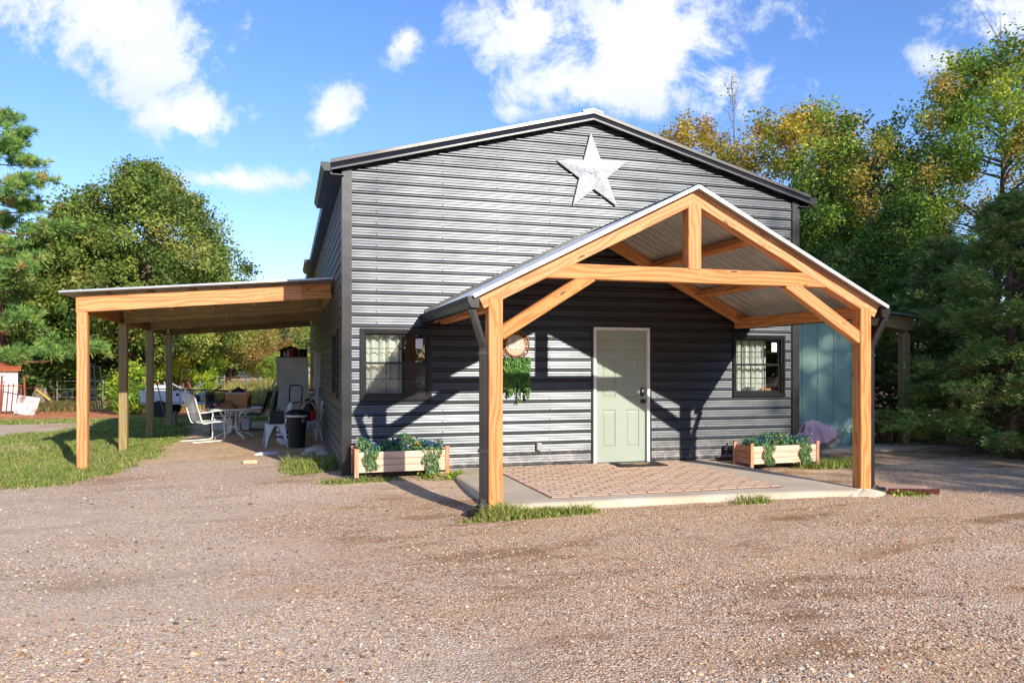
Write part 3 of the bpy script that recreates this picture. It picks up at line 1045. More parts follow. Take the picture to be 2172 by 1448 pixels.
# roof
OV, FR = .20, .10
def roof_z(x): return HZ + SL * min(x, HX - x)
for side in (0, 1):
    m = MB()
    xs_ = [-OV, HX / 2] if side == 0 else [HX + OV, HX / 2]
    zt = [HZ - SL * OV + .07, PK + .07]
    y = -FR
    n = int((HL + 2 * FR) / .3)
    ys = []
    for i in range(n + 1):
        y0 = -FR + i * .3
        ys += [(y0, 0), (y0 + .22, 0), (y0 + .235, .02), (y0 + .27, .02), (y0 + .285, 0)]
    v = []
    for (yy, hh) in ys:
        v += [(xs_[0], yy, zt[0] + hh), (xs_[1], yy, zt[1] + hh)]
    f = [(2 * i, 2 * i + 2, 2 * i + 3, 2 * i + 1) for i in range(len(ys) - 1)]
    m.add(v, f)
    m.build('roof_panel', 'galvalume', house)
    # soffit boarding
    MB().add([(xs_[0], -FR, zt[0] - .075), (xs_[1], -FR, zt[1] - .075), (xs_[1], HL + FR, zt[1] - .075), (xs_[0], HL + FR, zt[0] - .075)], [(0, 1, 2, 3)]).build('soffit', 'black_trim', house)
    # rake: a cap over a coved fascia
    a = (xs_[0], 0, zt[0]); b = (xs_[1], 0, zt[1])
    P3 = [(-FR - .005, .03), (-FR - .03, .02), (-FR - .032, -.025), (-FR - .008, -.03), (-FR - .022, -.065), (-FR - .045, -.10), (-FR - .045, -.125), (-FR + .002, -.13), (-FR + .002, .03)]
    v = [(a[0], q[0], a[2] + q[1]) for q in P3] + [(b[0], q[0], b[2] + q[1]) for q in P3]
    nn = len(P3)
    f = [(i, (i + 1) % nn, nn + (i + 1) % nn, nn + i) for i in range(nn)] + [tuple(range(nn)), tuple(nn + i for i in reversed(range(nn)))]
    MB().add(v, f).build('rake_trim', 'black_trim', house, smooth=25)
    # wall flashing below the soffit on the gable
    wz = lambda x: HZ + SL * min(x, HX - x)
    x0, x1 = (0.0, HX / 2) if side == 0 else (HX, HX / 2)
    MB().add([(x0, -.039, wz(x0) - .0), (x1, -.039, wz(x1)), (x1, -.039, wz(x1) - .07), (x0, -.039, wz(x0) - .07), (x0, -.095, wz(x0) + .0), (x1, -.095, wz(x1))], [(0, 3, 2, 1), (0, 1, 5, 4)]).build('gable_flashing', 'black_trim', house)
MB().add([(HX / 2 - .16, -FR - .03, PK + .075), (HX / 2, -FR - .03, PK + .118), (HX / 2 + .16, -FR - .03, PK + .075), (HX / 2 - .16, HL + .2, PK + .075), (HX / 2, HL + .2, PK + .118), (HX / 2 + .16, HL + .2, PK + .075), (HX / 2 - .16, -FR - .03, PK + .06), (HX / 2, -FR - .03, PK + .103), (HX / 2 + .16, -FR - .03, PK + .06)],
         [(0, 1, 4, 3), (1, 2, 5, 4), (6, 7, 1, 0), (7, 8, 2, 1)]).build('ridge_cap', 'galvalume', house)
# eave fascia along both sides
MB().box(-OV + .0, -OV + .02, -FR + .004, HL, HZ - SL * OV - .10, HZ - SL * OV + .05).build('eave_fascia', 'black_trim', house)
MB().box(HX + OV - .02, HX + OV, -FR + .004, HL, HZ - SL * OV - .10, HZ - SL * OV + .05).build('eave_fascia', 'black_trim', house)
MB().box(-OV + .02, -.02, -FR + .004, HL, HZ - SL * OV - .103, HZ - SL * OV - .09).build('eave_soffit', 'black_trim', house)
MB().box(HX + .02, HX + OV - .02, -FR + .004, HL, HZ - SL * OV - .103, HZ - SL * OV - .09).build('eave_soffit', 'black_trim', house)

# K-style gutter: profile in (out, up), out away from the fascia
GUT = [(0, 0), (.085, 0), (.095, .03), (.118, .06), (.124, .095), (.124, .118), (.112, .118), (.112, .10), (.0, .10)]
GUTO = [(0, .118), (0, 0), (.085, 0), (.095, .03), (.118, .06), (.124, .095), (.124, .118), (.114, .118), (.118, .097), (.112, .062), (.089, .033), (.080, .006), (.006, .006), (.006, .118)]
def gutter(p0, out, along, parent, mat='charcoal_gutter'):
    m = MB()
    m.extrude(GUTO, p0, out, (0, 0, 1), along)
    o = m.build('gutter', mat, parent, smooth=30)
    for k, q in enumerate((Vector(p0), Vector(p0) + Vector(along))):
        d = Vector(along).normalized() * (-.003 if k == 0 else .003)
        mc = MB(); mc.extrude([(0, .118), (0, 0), (.085, 0), (.095, .03), (.118, .06), (.124, .095), (.124, .118)], q, out, (0, 0, 1), d)
        mc.build('end_cap', mat, o)
    return o
GE = HZ - SL * OV - .065
gutter((-OV - .002, -FR - .02, GE), (-1, 0, 0), (0, 2.55, 0), house)
gutter((-OV - .002, 9.4, GE - .02), (-1, 0, 0), (0, 2.2, 0), house)
gutter((HX + OV + .002, -FR - .02, GE), (1, 0, 0), (0, 6.0, 0), house)

# windows -----------------------------------------------------------
def window(W, emit, grid_cols, sticker=None, screen=True):
    x0, x1, z0, z1 = W
    def B(a, b, c, d, e, f):      # x0,x1, depth0,depth1 (into the wall), z0,z1
        m = MB().box(a, b, c, d, e, f)
        m.v = [Vector(emit(p.x, p.y, p.z)) for p in m.v]
        return m
    def joined(*bs):
        m = MB()
        for b in bs: m.add(b.v, [list(q) for q in b.f])
        return m
    t = .036
    tr = joined(B(x0 - t, x1 + t, -.050, .0, z1, z1 + t), B(x0 - t, x1 + t, -.058, .0, z0 - t, z0), B(x0 - t, x0, -.049, .0, z0, z1), B(x1, x1 + t, -.049, .0, z0, z1),
                B(x0, x1, -.03, .09, z1 - .028, z1), B(x0, x1, -.034, .09, z0, z0 + .03), B(x0, x0 + .028, -.029, .09, z0 + .03, z1 - .028), B(x1 - .028, x1, -.029, .09, z0 + .03, z1 - .028))
    w = tr.build('window', 'window_frame_black', house)
    zm = (z0 + z1) / 2 + .01
    a0, a1 = x0 + .028, x1 - .028
    for k, (za, zb, d) in enumerate(((zm - .005, z1 - .028, .018), (z0 + .03, zm + .018, .0))):
        fr = joined(B(a0, a1, d, d + .02, zb - .026, zb), B(a0, a1, d, d + .02, za, za + .030), B(a0, a0 + .024, d, d + .02, za + .03, zb - .026), B(a1 - .024, a1, d, d + .02, za + .03, zb - .026))
        fr.build('sash', 'window_frame_black', w)
        g0, g1, h0, h1 = a0 + .024, a1 - .024, za + .03, zb - .026
        pn = MB().add([emit(g0, d + .008, h0), emit(g1, d + .008, h0), emit(g1, d + .008, h1), emit(g0, d + .008, h1)], [(0, 1, 2, 3)])
        pn.build('pane', 'window_glass', w)
        for i in range(1, grid_cols):
            xx = g0 + (g1 - g0) * i / grid_cols
            B(xx - .006, xx + .006, d + .010, d + .016, h0, h1).build('muntin', 'window_frame_black', w)
        hm = (h0 + h1) / 2
        B(g0, g1, d + .0102, d + .0158, hm - .006, hm + .006).build('muntin', 'window_frame_black', w)
        if k == 0 and sticker:
            s0, s1, sz0, sz1 = sticker
            MB().add([emit(g0 + (g1 - g0) * s0, d + .0068, h0 + (h1 - h0) * sz0), emit(g0 + (g1 - g0) * s1, d + .0068, h0 + (h1 - h0) * sz0), emit(g0 + (g1 - g0) * s1, d + .0068, h0 + (h1 - h0) * sz1), emit(g0 + (g1 - g0) * s0, d + .0068, h0 + (h1 - h0) * sz1)], [(0, 1, 2, 3)]).build('sticker', 'sticker_paper', w)
        if k == 1 and screen:
            MB().add([emit(g0 - .012, d - .006, h0 - .012), emit(g1 + .012, d - .006, h0 - .012), emit(g1 + .012, d - .006, h1 + .012), emit(g0 - .012, d - .006, h1 + .012)], [(0, 1, 2, 3)]).build('insect_screen', 'insect_screen', w)
    return w
fe = lambda x, d, z: (x, d, z)
window(WL, fe, 3, (.84, .965, .50, .88))
window(WR, fe, 3, (.845, .97, .52, .92), screen=False)
window(SW, lambda x, d, z: (d, x, z), 2)

# door ---------------------------------------------------------------
dx0, dx1, dz1 = 3.685, 4.525, 2.0
m = MB(); m.box(DO[0], dx0, -.044, .10, -.02, 2.045); m.box(dx1, DO[1], -.044, .10, -.02, 2.045); m.box(dx0, dx1, -.042, .10, dz1 + .004, 2.045)
m.build('door_frame', 'white_paint', house)
MB().box(DO[0] - .03, DO[0] - .001, -.041, .02, -.02, 2.05).build('door_flashing', 'black_trim', house)
MB().box(DO[1] + .001, DO[1] + .03, -.041, .02, -.02, 2.05).build('door_flashing', 'black_trim', house)
MB().cbox(DO[0] + .02, DO[1] - .02, -.09, .08, -.02, .004, .005).build('threshold', 'satin_nickel', house)
fy, by_ = .012, .024      # stile face and panel bed, inside the frame
m = MB()
pw = [(dx0 + .115, dx0 + .335), (dx0 + .505, dx0 + .725)]
pz = [(.235, .80), (.985, 1.59), (1.70, 1.885)]
xsn = [dx0 + .004, pw[0][0], pw[0][1], pw[1][0], pw[1][1], dx1 - .004]
zsn = [.012, pz[0][0], pz[0][1], pz[1][0], pz[1][1], pz[2][0], pz[2][1], dz1]
for i in range(5):
    for j in range(7):
        if i % 2 == 1 and j % 2 == 1: continue
        m.add([(xsn[i], fy, zsn[j]), (xsn[i + 1], fy, zsn[j]), (xsn[i + 1], fy, zsn[j + 1]), (xsn[i], fy, zsn[j + 1])], [(0, 1, 2, 3)])
m.box(xsn[0], xsn[-1], .026, .055, .012, dz1)
m.add([(xsn[0], fy, .012), (xsn[0], fy, dz1), (xsn[0], .055, dz1), (xsn[0], .055, .012)], [(0, 1, 2, 3)])
m.add([(xsn[-1], fy, .012), (xsn[-1], fy, dz1), (xsn[-1], .055, dz1), (xsn[-1], .055, .012)], [(3, 2, 1, 0)])
door = m.build('door', 'door_green', house)
for (a, b) in pw:
    for (c, d) in pz:
        p = MB()
        rr = [(0, fy), (.010, fy + .011), (.022, fy + .011), (.040, fy + .003)]
        v = []
        for (k, yy) in rr:
            v += [(a + k, yy, c + k), (b - k, yy, c + k), (b - k, yy, d - k), (a + k, yy, d - k)]
        f = []
        for q in range(3):
            for i in range(4):
                j = (i + 1) % 4
                f.append((q * 4 + i, q * 4 + j, q * 4 + 4 + j, q * 4 + 4 + i))
        f.append((12, 13, 14, 15))
        p.add(v, f).build('door_panel', 'door_green', door)
kx = dx1 - .062
def ydisc(prof, cx_, cz_, n=20):
    m = MB().lathe(prof, n)
    m.v = [Vector((cx_ + p.x, fy - p.z, cz_ + p.y)) for p in m.v]
    return m
m = MB().prism_poly([(kx - .034, 1.005), (kx + .034, 1.005), (kx + .034, 1.10), (kx + .02, 1.135), (kx - .02, 1.135), (kx - .034, 1.10)], 0, .026, .006)
m.v = [Vector((p.x, fy - p.z, p.y)) for p in m.v]
dl = m.build('keypad_lock', 'black_hardware', door, smooth=40)
m = MB().prism_poly([(kx - .02, 1.07), (kx + .02, 1.07), (kx + .02, 1.12), (kx - .02, 1.12)], .026, .029)
m.v = [Vector((p.x, fy - p.z, p.y)) for p in m.v]
m.build('keypad', 'satin_nickel', dl)
ydisc([(.034, 0), (.034, .006), (.012, .012), (.012, .035), (.024, .042), (.029, .055), (.024, .068), (0, .072)], kx, .925).build('knob', 'black_hardware', door, smooth=50)
for zc in (.25, 1.0, 1.78):
    MB().tube([(dx0 - .002, fy - .006, zc - .045), (dx0 - .002, fy - .006, zc + .045)], .006, 8).build('hinge', 'satin_nickel', door)
# outlet box low on the wall
m = MB().cbox(2.735, 2.815, -.075, -.018, .235, .345, .008)
ob = m.build('outlet_box', 'grey_plastic', house)
MB().box(2.745, 2.805, -.0795, -.0755, .26, .335).build('outlet_cover', 'grey_plastic', ob)

# star ----------------------------------------------------------------
def star_mat():
    t = NT('embossed_tin'); co = t.objco()
    v = t.vor(co, 9.0, 'DISTANCE_TO_EDGE'); v2 = t.vor(co, 42.0)
    ln = t.rng(v.outputs['Distance'], .02, .05); dots = t.rng(v2.outputs['Distance'], .1, .3)
    h = t.math('ADD', ln, t.math('MULTIPLY', dots, .3))
    c = t.mix(t.math('MULTIPLY', t.math('SUBTRACT', 1.0, ln), .25), (.66, .66, .67), (.36, .36, .38))
    t.pbr(c, .45, .1, t.bump(h, .6, .012), .5)
star_mat()
m = MB(); v = []
rot = R(3.6)
for i in range(10):
    a = math.pi / 2 + rot + i * math.pi / 5
    r = .60 if i % 2 == 0 else .235
    v.append((r * math.cos(a), -.03, r * math.sin(a)))
v += [(p[0], .0, p[2]) for p in v[:10]]
v.append((0, -.14, 0))
f = [((i + 1) % 10, i, 20) for i in range(10)] + [(i, (i + 1) % 10, 10 + (i + 1) % 10, 10 + i) for i in range(10)]
m.add(v, f)
star = m.build('star', 'embossed_tin'); star.location = (3.62, -.038, 4.34)
tag(star, 'large white embossed tin star hung on the gable', 'star')
m = MB(); v = []
for i in range(10):
    a = math.pi / 2 + rot + math.pi / 5 + i * math.pi / 5
    r = .085 if i % 2 == 0 else .034
    v.append((r * math.cos(a), -.127, r * math.sin(a)))
v.append((0, -.158, 0))
m.add(v, [((i + 1) % 10, i, 10) for i in range(10)]).build('centre_star', 'embossed_tin', star)

# ------------------------------------------------------------------ porch
porch = thing('wooden_porch', 'stained timber gable porch with tin roof over the front door', 'porch', (3.71, -2.80, -.05), world=True)
PX0, PX1, PXC, PY = 1.35, 6.07, 3.71, -2.80
RS = .500                      # rafter slope
APX = 3.480                    # top of rafters at the ridge
def rt(x): return APX - RS * abs(x - PXC)
W6 = .155
wd = 'stained_pine'
for (x, zb, zt_) in ((PX0, -.09, rt(PX0) - .15), (PX1, -.14, rt(PX1) - .15)):
    MB().bar((x, PY, zb), (x, PY, zt_ + .03), W6, W6, up=(0, 1, 0), c=.008).build('post', wd, porch)
cosr = 1 / math.hypot(1, RS)
def rafter(y, w, x_eave, side, depth=.155, mat=wd, xin=None):
    s_ = -1 if side == 0 else 1
    xa = PXC; xb = x_eave
    off = depth / 2 / cosr
    p0 = Vector((xa, y, rt(xa) - off)); p1 = Vector((xb, y, rt(xb) - off))
    d = (p1 - p0).normalized()
    # plumb cut at the ridge
    return MB().bar(p0, p1, w, depth, up=(0, 0, 1), ends=(-RS, 0)).build('rafter', mat, porch)
for side, xe in ((0, 1.19), (1, 6.23)):
    rafter(PY, .145, xe, side)
    rafter(-.115, .09, xe, side)
MB().bar((PXC, PY, 2.565), (PXC, PY, rt(PXC) - .165), .165, .15, up=(0, 1, 0), c=.008).build('king_post', wd, porch)
# collar tie, ends cut to the rafters
zc0, zc1 = 2.415, 2.575
m = MB()
def xr_(z, s_): return PXC + s_ * ((APX - .16 / cosr + .085 - z) / RS)
c_ = .006
prof = [(xr_(zc0, -1) + .0, zc0), (xr_(zc0, 1), zc0), (xr_(zc1, 1), zc1), (xr_(zc1, -1), zc1)]
v = [(x, PY - .0655, z) for (x, z) in prof] + [(x, PY + .0655, z) for (x, z) in prof]
fcs = [(0, 1, 2, 3), (7, 6, 5, 4), (0, 4, 5, 1), (1, 5, 6, 2), (2, 6, 7, 3), (3, 7, 4, 0)]
uvs = [[(v[k][0], v[k][2]) if i < 2 else (v[k][0], v[k][1]) for k in q] for i, q in enumerate(fcs)]
m.add(v, fcs, uvs).build('collar_tie', wd, porch)
for s_, px in ((-1, PX0), (1, PX1)):
    a = Vector((px - s_ * (W6 / 2 - .02), PY, 1.80)); b = Vector((px - s_ * 1.10, PY, 2.455))
    MB().bar(a, b, .12, .14, up=(0, 0, 1)).build('brace', wd, porch)
# eave headers and purlins, running from the front truss to the wall
for x in (PX0, PX1):
    MB().bar((x, PY + .07, rt(x) - .17), (x, -.07, rt(x) - .17), .09, .15).build('eave_header', wd, porch)
for k in (.36, .70):
    for s_ in (-1, 1):
        x = PXC + s_ * 2.36 * k
        MB().bar((x, PY + .07, rt(x) - .085), (x, -.07, rt(x) - .085), .09, .10, up=(s_ * RS, 0, 1)).build('purlin', wd, porch)
MB().bar((PXC, PY + .07, rt(PXC) - .11), (PXC, -.07, rt(PXC) - .11), .05, .18).build('ridge_board', wd, porch)
# ribbed tin roof; ribs run down the slope
for s_ in (-1, 1):
    ys = []
    y = PY - .15
    while y < -.03:
        ys += [(y, 0), (y + .055, 0), (y + .062, .006), (y + .078, .006), (y + .085, 0), (y + .140, 0), (y + .152, .022), (y + .172, .022), (y + .184, 0)]
        y += .19
    ys = [(a, b) for (a, b) in ys if a < -.026] + [(-.026, 0)]
    xe = PXC + s_ * 2.62
    v = []
    for (yy, hh) in ys:
        v += [(PXC, yy, APX + .012 + hh), (xe, yy, rt(xe) + .012 + hh)]
    n = len(ys)
    v2 = [(x, y, z - .004) for (x, y, z) in v]
    f = [(2 * i, 2 * i + 1, 2 * i + 3, 2 * i + 2) for i in range(n - 1)]
    if s_ > 0: f = f
    MB().add(v, f).build('roof_panel', 'galvalume', porch)
    MB().add(v2, [tuple(reversed(q)) for q in f]).build('roof_underside', 'galvalume_under', porch)
    # drip edge along the rake
    a = (PXC, PY - .158, APX + .03); b = (xe, PY - .158, rt(xe) + .03)
    MB().bar((a[0], a[1], a[2] - .016), (b[0], b[1], b[2] - .016), .018, .042, c=.002).build('rake_edge', 'galvalume', porch)
MB().add([(PXC - .16, PY - .17, APX - .03), (PXC, PY - .17, APX + .052), (PXC + .16, PY - .17, APX - .03), (PXC - .16, -.03, APX - .03), (PXC, -.03, APX + .052), (PXC + .16, -.03, APX - .03)], [(0, 1, 4, 3), (1, 2, 5, 4)]).build('ridge_cap', 'galvalume', porch)
# wall flashing where the tin meets the siding, with smudged sealant
for s_ in (-1, 1):
    xe = PXC + s_ * 2.62
    MB().add([(PXC, -.039, APX + .035), (xe, -.039, rt(xe) + .035), (xe, -.039, rt(xe) + .085), (PXC, -.039, APX + .085)], [(0, 1, 2, 3) if s_ > 0 else (3, 2, 1, 0)]).build('wall_flashing', 'black_trim', porch)
gxl, gxr = 1.155, 6.265
gzl = rt(gxl) - .135
gutter((gxl, PY - .13, gzl), (-1, 0, 0), (0, 2.88, 0), porch)
gutter((gxr, PY - .13, gzl - .01), (1, 0, 0), (0, 2.88, 0), porch)
# downspouts: rectangular ribbed pipe
def spout(path, parent, w=.085, d=.062, up=(0, 1, 0)):
    m = MB()
    P4 = [Vector(p) for p in path]
    prof = []
    for i in range(16):
        a = 2 * math.pi * i / 16
        sq = lambda t: math.copysign(abs(t) ** .35, t)
        k = 1 if i % 2 == 0 else .93
        prof.append((w / 2 * sq(math.cos(a)) * k, d / 2 * sq(math.sin(a)) * k))
    v = []; n = len(prof)
    for i, p in enumerate(P4):
        t = (P4[min(i + 1, len(P4) - 1)] - P4[max(i - 1, 0)]).normalized()
        u = Vector(up); sd = t.cross(u)
        if sd.length < .05: sd = Vector((1, 0, 0))
        sd.normalize(); uu = sd.cross(t).normalized()
        for (a, b) in prof: v.append(p + sd * a + uu * b)
    f = []
    for i in range(len(P4) - 1):
        for k in range(n):
            k2 = (k + 1) % n
            f.append((i * n + k, i * n + k2, (i + 1) * n + k2, (i + 1) * n + k))
    f.append(tuple(range(n))); f.append(tuple((len(P4) - 1) * n + k for k in reversed(range(n))))
    m.add(v, f)
    return m.build('downspout', 'charcoal_gutter', parent)
def elbow(path, parent):
    # crimped elbow: rings of alternating size
    m = MB(); P4 = [Vector(p) for p in path]
    for i in range(len(P4) - 1):
        a, b = P4[i], P4[i + 1]
        for k in range(3):
            q0 = a.lerp(b, k / 3); q1 = a.lerp(b, (k + 1) / 3)
            m.bar(q0, q1, .096 if k % 2 == 0 else .086, .072 if k % 2 == 0 else .064, up=(0, 1, 0) if abs((b - a).normalized().y) < .8 else (0, 0, 1), c=.012)
    return m.build('downspout_elbow', 'charcoal_gutter', parent)
spout([(1.09, PY - .06, gzl + .01), (1.095, PY - .06, gzl - .03), (1.205, PY - .045, gzl - .36), (1.22, PY - .04, gzl - .42), (1.22, PY - .04, .05)], porch)
elbow([(1.22, PY - .04, .06), (1.21, PY - .045, .0), (1.18, PY - .06, -.04), (1.12, PY - .10, -.065), (1.05, PY - .15, -.075)], porch)
spout([(6.35, PY - .06, gzl), (6.345, PY - .06, gzl - .04), (6.225, PY + .0, gzl - .34), (6.21, PY + .01, gzl - .40), (6.21, PY + .01, .0)], porch)
elbow([(6.21, PY + .01, .01), (6.22, PY + .01, -.04), (6.255, PY + .0, -.075), (6.315, PY - .01, -.092), (6.39, PY - .02, -.098)], porch)
for (x, y, zs) in ((1.22, PY - .04, (1.58, .55)), (6.21, PY + .01, (1.58, .6))):
    for z in zs:
        MB().box(x - .05, x + .05, y - .037, y + .037, z, z + .03).build('strap', 'charcoal_gutter', porch)

# splash block -----------------------------------------------------------
m = MB()
prof = [(-.13, 0), (.13, 0), (.16, .075), (.135, .08), (.11, .025), (-.11, .025), (-.135, .08), (-.16, .075)]
m.extrude(prof, (0, 0, 0), (0, 1, 0), (0, 0, 1), (.62, 0, 0))
pm('maroon_plastic', L(92, 44, 44), .5, var=.12)
sb = m.build('splash_block', 'maroon_plastic', origin=(0, 0, 0)); sb.location = (6.36, -2.84, float(gz(6.6, -2.8)) - .005); sb.rotation_euler = (0, .02, -.28)
tag(sb, 'dark red plastic splash block under the right downspout', 'splash block')

# ------------------------------------------------------------------ carport on the left
carport = thing('carport', 'open timber lean-to carport on the left side of the house', 'carport', (-3.755, 2.43, -.15), world=True)
CX = -3.755
CYS = [2.43, 5.47, 8.45, 11.40]
def ct(x): return 2.53 + (x - CX) * .083       # top of rafters
for i, y in enumerate(CYS):
    zb = float(gz(CX, y)) - .15
    MB().bar((CX, y, zb), (CX, y, ct(CX) - .245), .148, .148, up=(0, 1, 0), c=.008).build('post', 'stained_pine' if i == 0 else 'treated_pine', carport)
def crafter(y, w, x0, x1, mat, nm='rafter', h=.245):
    p0 = (x0, y, ct(x0) - h / 2); p1 = (x1, y, ct(x1) - h / 2)
    return MB().bar(p0, p1, w, h, c=.004).build(nm, mat, carport)
crafter(2.375, .045, -3.80, -.52, 'stained_pine', 'front_beam')
crafter(2.378, .045, -.515, -.06, 'stained_pine', 'front_beam')
crafter(2.475, .04, -3.72, -.30, 'treated_pine')
for y in CYS[1:]:
    crafter(y - .055, .045, -3.74, -.13, 'treated_pine')
    crafter(y + .055, .045, -3.74, -.13, 'treated_pine')
# side header over the posts and ledger on the wall
MB().bar((CX - .062, 2.36, ct(CX) - .13), (CX - .062, 11.5, ct(CX) - .13), .04, .24, c=.004).build('side_header', 'stained_pine', carport)
MB().bar((-.06, 2.6, ct(0) - .13), (-.06, 11.5, ct(0) - .13), .04, .22, c=.004).build('ledger', 'treated_pine', carport)
for k in range(6):
    x = -3.45 + k * .62
    MB().bar((x, 2.40, ct(x) + .022), (x, 11.6, ct(x) + .022), .09, .04, up=(-.083, 0, 1), c=.003).build('purlin', 'treated_pine', carport)
for (ya, yb) in zip([2.5] + [y + .08 for y in CYS[1:-1]], [y - .08 for y in CYS[1:]]):
    for k in range(5):
        x = -3.14 + k * .62
        MB().bar((x, ya, ct(x) - .20), (x, ya + .42, ct(x) - .20), .04, .13, c=.003).build('blocking', 'stained_pine', carport)
for (nm, dz, mt) in (('roof_panel', .06, 'galvalume'), ('roof_underside', .046, 'galvalume_under')):
    ys = []
    y = 2.20
    while y < 11.8:
        ys += [(y, 0), (y + .15, 0), (y + .165, .02), (y + .19, .02), (y + .205, 0)]; y += .23
    v = []
    for (yy, hh) in ys:
        v += [(-4.03, yy, ct(-4.03) + dz + hh), (-.03, yy, ct(-.03) + dz + hh)]
    f = [(2 * i, 2 * i + 1, 2 * i + 3, 2 * i + 2) for i in range(len(ys) - 1)]
    MB().add(v, f).build(nm, mt, carport)
MB().bar((-4.03, 2.195, ct(-4.03) + .066), (-.03, 2.195, ct(-.03) + .066), .012, .03, c=.001).build('front_drip_edge', 'galvalume', carport)

# ------------------------------------------------------------------ lean-to on the right
leanto = thing('side_shed', 'teal board sided lean-to shed at the right of the house', 'shed', (9.0, 1.5, -.05), world=True)
pm('teal_board', L(146, 182, 164), .7, var=.08, scale=3, bump=.12, bscale=90, dirt=L(98, 132, 130), dirt_amt=.4)
xs2 = [7.26, 7.86, 8.46, 8.80, 9.16, 9.56, 9.95]
for a, b in zip(xs2, xs2[1:]):
    MB().cbox(a + .004, b - .004, 1.48, 1.50, -.02, 2.36, .003).build('siding_board', 'teal_board', leanto)
MB().box(7.26, 9.95, 1.501, 1.52, -.02, 2.34).build('wall_backing', 'interior_dark', leanto)
MB().box(9.93, 9.95, 1.521, 8.0, -.02, 2.2).build('side_wall', 'teal_board', leanto)
MB().bar((10.74, 1.42, -.14), (10.74, 1.42, 2.10), .155, .155, up=(0, 1, 0), c=.008).build('post', 'treated_pine', leanto)
MB().bar((7.25, 1.36, 2.60), (10.9, 1.36, 2.27), .045, .24, c=.004).build('beam', 'treated_pine', leanto)
MB().bar((10.74, 1.36, 2.22), (10.74, 8.0, 2.22), .06, .2, c=.004).build('side_beam', 'treated_pine', leanto)
MB().add([(7.25, 1.2, 2.77), (11.0, 1.2, 2.43), (11.0, 8.0, 2.43), (7.25, 8.0, 2.77), (7.25, 1.2, 2.74), (11.0, 1.2, 2.40), (11.0, 8.0, 2.40), (7.25, 8.0, 2.74)], [(0, 1, 2, 3), (7, 6, 5, 4), (0, 4, 5, 1), (1, 5, 6, 2)]).build('roof_panel', 'galvalume', leanto)
o = MB().cbox(7.25, 11.1, .95, 8.0, -.3, -.03, .012).build('shed_slab', 'concrete'); o['kind'] = 'structure'
# broken edge of cement beyond the post
mb = MB()
def blob(u, w):
    a = u * 2 * math.pi
    return (11.3 + 1.0 * w * math.cos(a) * (1 + .15 * math.sin(4 * a)), .85 + .28 * w * math.sin(a) * (1 + .2 * math.sin(3 * a)), -.16 + .12 * (1 - w * w) + .02 * math.sin(11 * a) * w)
mb.grid(blob, 26, 5)
o = mb.build('cement_edge', 'concrete', smooth=60); o['kind'] = 'structure'

# ------------------------------------------------------------------ small materials
pm('white_enamel', (.82, .82, .80), .35, var=.05, scale=12, dirt=L(150, 120, 96), dirt_amt=.35)
pm('pale_blue_enamel', (.76, .81, .86), .35, var=.05, scale=12)
pm('black_metal', (.018, .018, .019), .4, var=.2)
pm('black_plastic', (.016, .016, .017), .45, var=.2, scale=20)
pm('freezer_white', (.70, .72, .71), .45, var=.08, scale=3, dirt=L(160, 156, 148), dirt_amt=.4)
pm('cardboard', L(190, 138, 90), .85, var=.1, scale=8)
pm('leather', L(150, 116, 84), .75, var=.2, scale=20)
pm('red_plastic', L(196, 40, 36), .45, var=.1)
pm('red_cloth', L(180, 34, 34), .8, var=.15, scale=25)
pm('dark_cloth', L(52, 42, 56), .9, var=.4, scale=30)
pm('teal_cloth', L(30, 120, 128), .85, var=.2)
pm('rope', L(206, 186, 158), .85, var=.15, scale=40)
pm('galv_grey', (.36, .37, .38), .45, metal=.3, var=.1, scale=10)
pm('rust', L(134, 78, 52), .8, var=.3, scale=22)
pm('dark_wood', L(66, 44, 34), .7, var=.3, scale=18)
pm('bottle_red', L(168, 28, 34), .3); pm('bottle_white', (.6, .62, .62), .35); pm('bottle_amber', L(150, 70, 46), .35)
pm('stone_tan', L(196, 172, 140), .9, var=.15, scale=30, bump=.3)
pm('styrofoam', (.78, .78, .76), .7, var=.05)
pm('blue_grey_plastic', L(112, 132, 150), .5, var=.1)
pm('yellow_strap', L(214, 178, 60), .6)
pm('trailer_white', (.60, .61, .62), .45, var=.1, scale=3, dirt=L(120, 100, 84), dirt_amt=.5)
pm('tyre', (.018, .018, .018), .85)
pm('label_blue', L(40, 90, 160), .5)
pm('label_white', (.75, .75, .75), .5)

def sling_mat():
    t = NT('sling_mesh')
    tr = t.node('ShaderNodeBsdfTransparent'); d = t.node('ShaderNodeBsdfDiffuse', {'Color': (.74, .73, .70)})
    mx = t.node('ShaderNodeMixShader', {0: .82}); t.l.new(tr.outputs[0], mx.inputs[1]); t.l.new(d.outputs[0], mx.inputs[2]); t.l.new(mx.outputs[0], t.out.inputs[0])
    t = NT('sling_black')
    tr = t.node('ShaderNodeBsdfTransparent'); d = t.node('ShaderNodeBsdfDiffuse', {'Color': (.035, .04, .035)})
    mx = t.node('ShaderNodeMixShader', {0: .9}); t.l.new(tr.outputs[0], mx.inputs[1]); t.l.new(d.outputs[0], mx.inputs[2]); t.l.new(mx.outputs[0], t.out.inputs[0])
sling_mat()

def crom(pts, n=6, closed=False):
    P_ = [Vector(p) for p in pts]; out = []
    m = len(P_)
    for i in range(m if closed else m - 1):
        p0 = P_[(i - 1) % m] if (closed or i > 0) else P_[0]
        p1, p2 = P_[i], P_[(i + 1) % m]
        p3 = P_[(i + 2) % m] if (closed or i + 2 < m) else P_[-1]
        for k in range(n):
            t = k / n
            out.append(.5 * ((2 * p1) + (-p0 + p2) * t + (2 * p0 - 5 * p1 + 4 * p2 - p3) * t * t + (-p0 + 3 * p1 - 3 * p2 + p3) * t ** 3))
    if not closed: out.append(P_[-1])
    return out

def G(x, y): return float(gz(x, y))

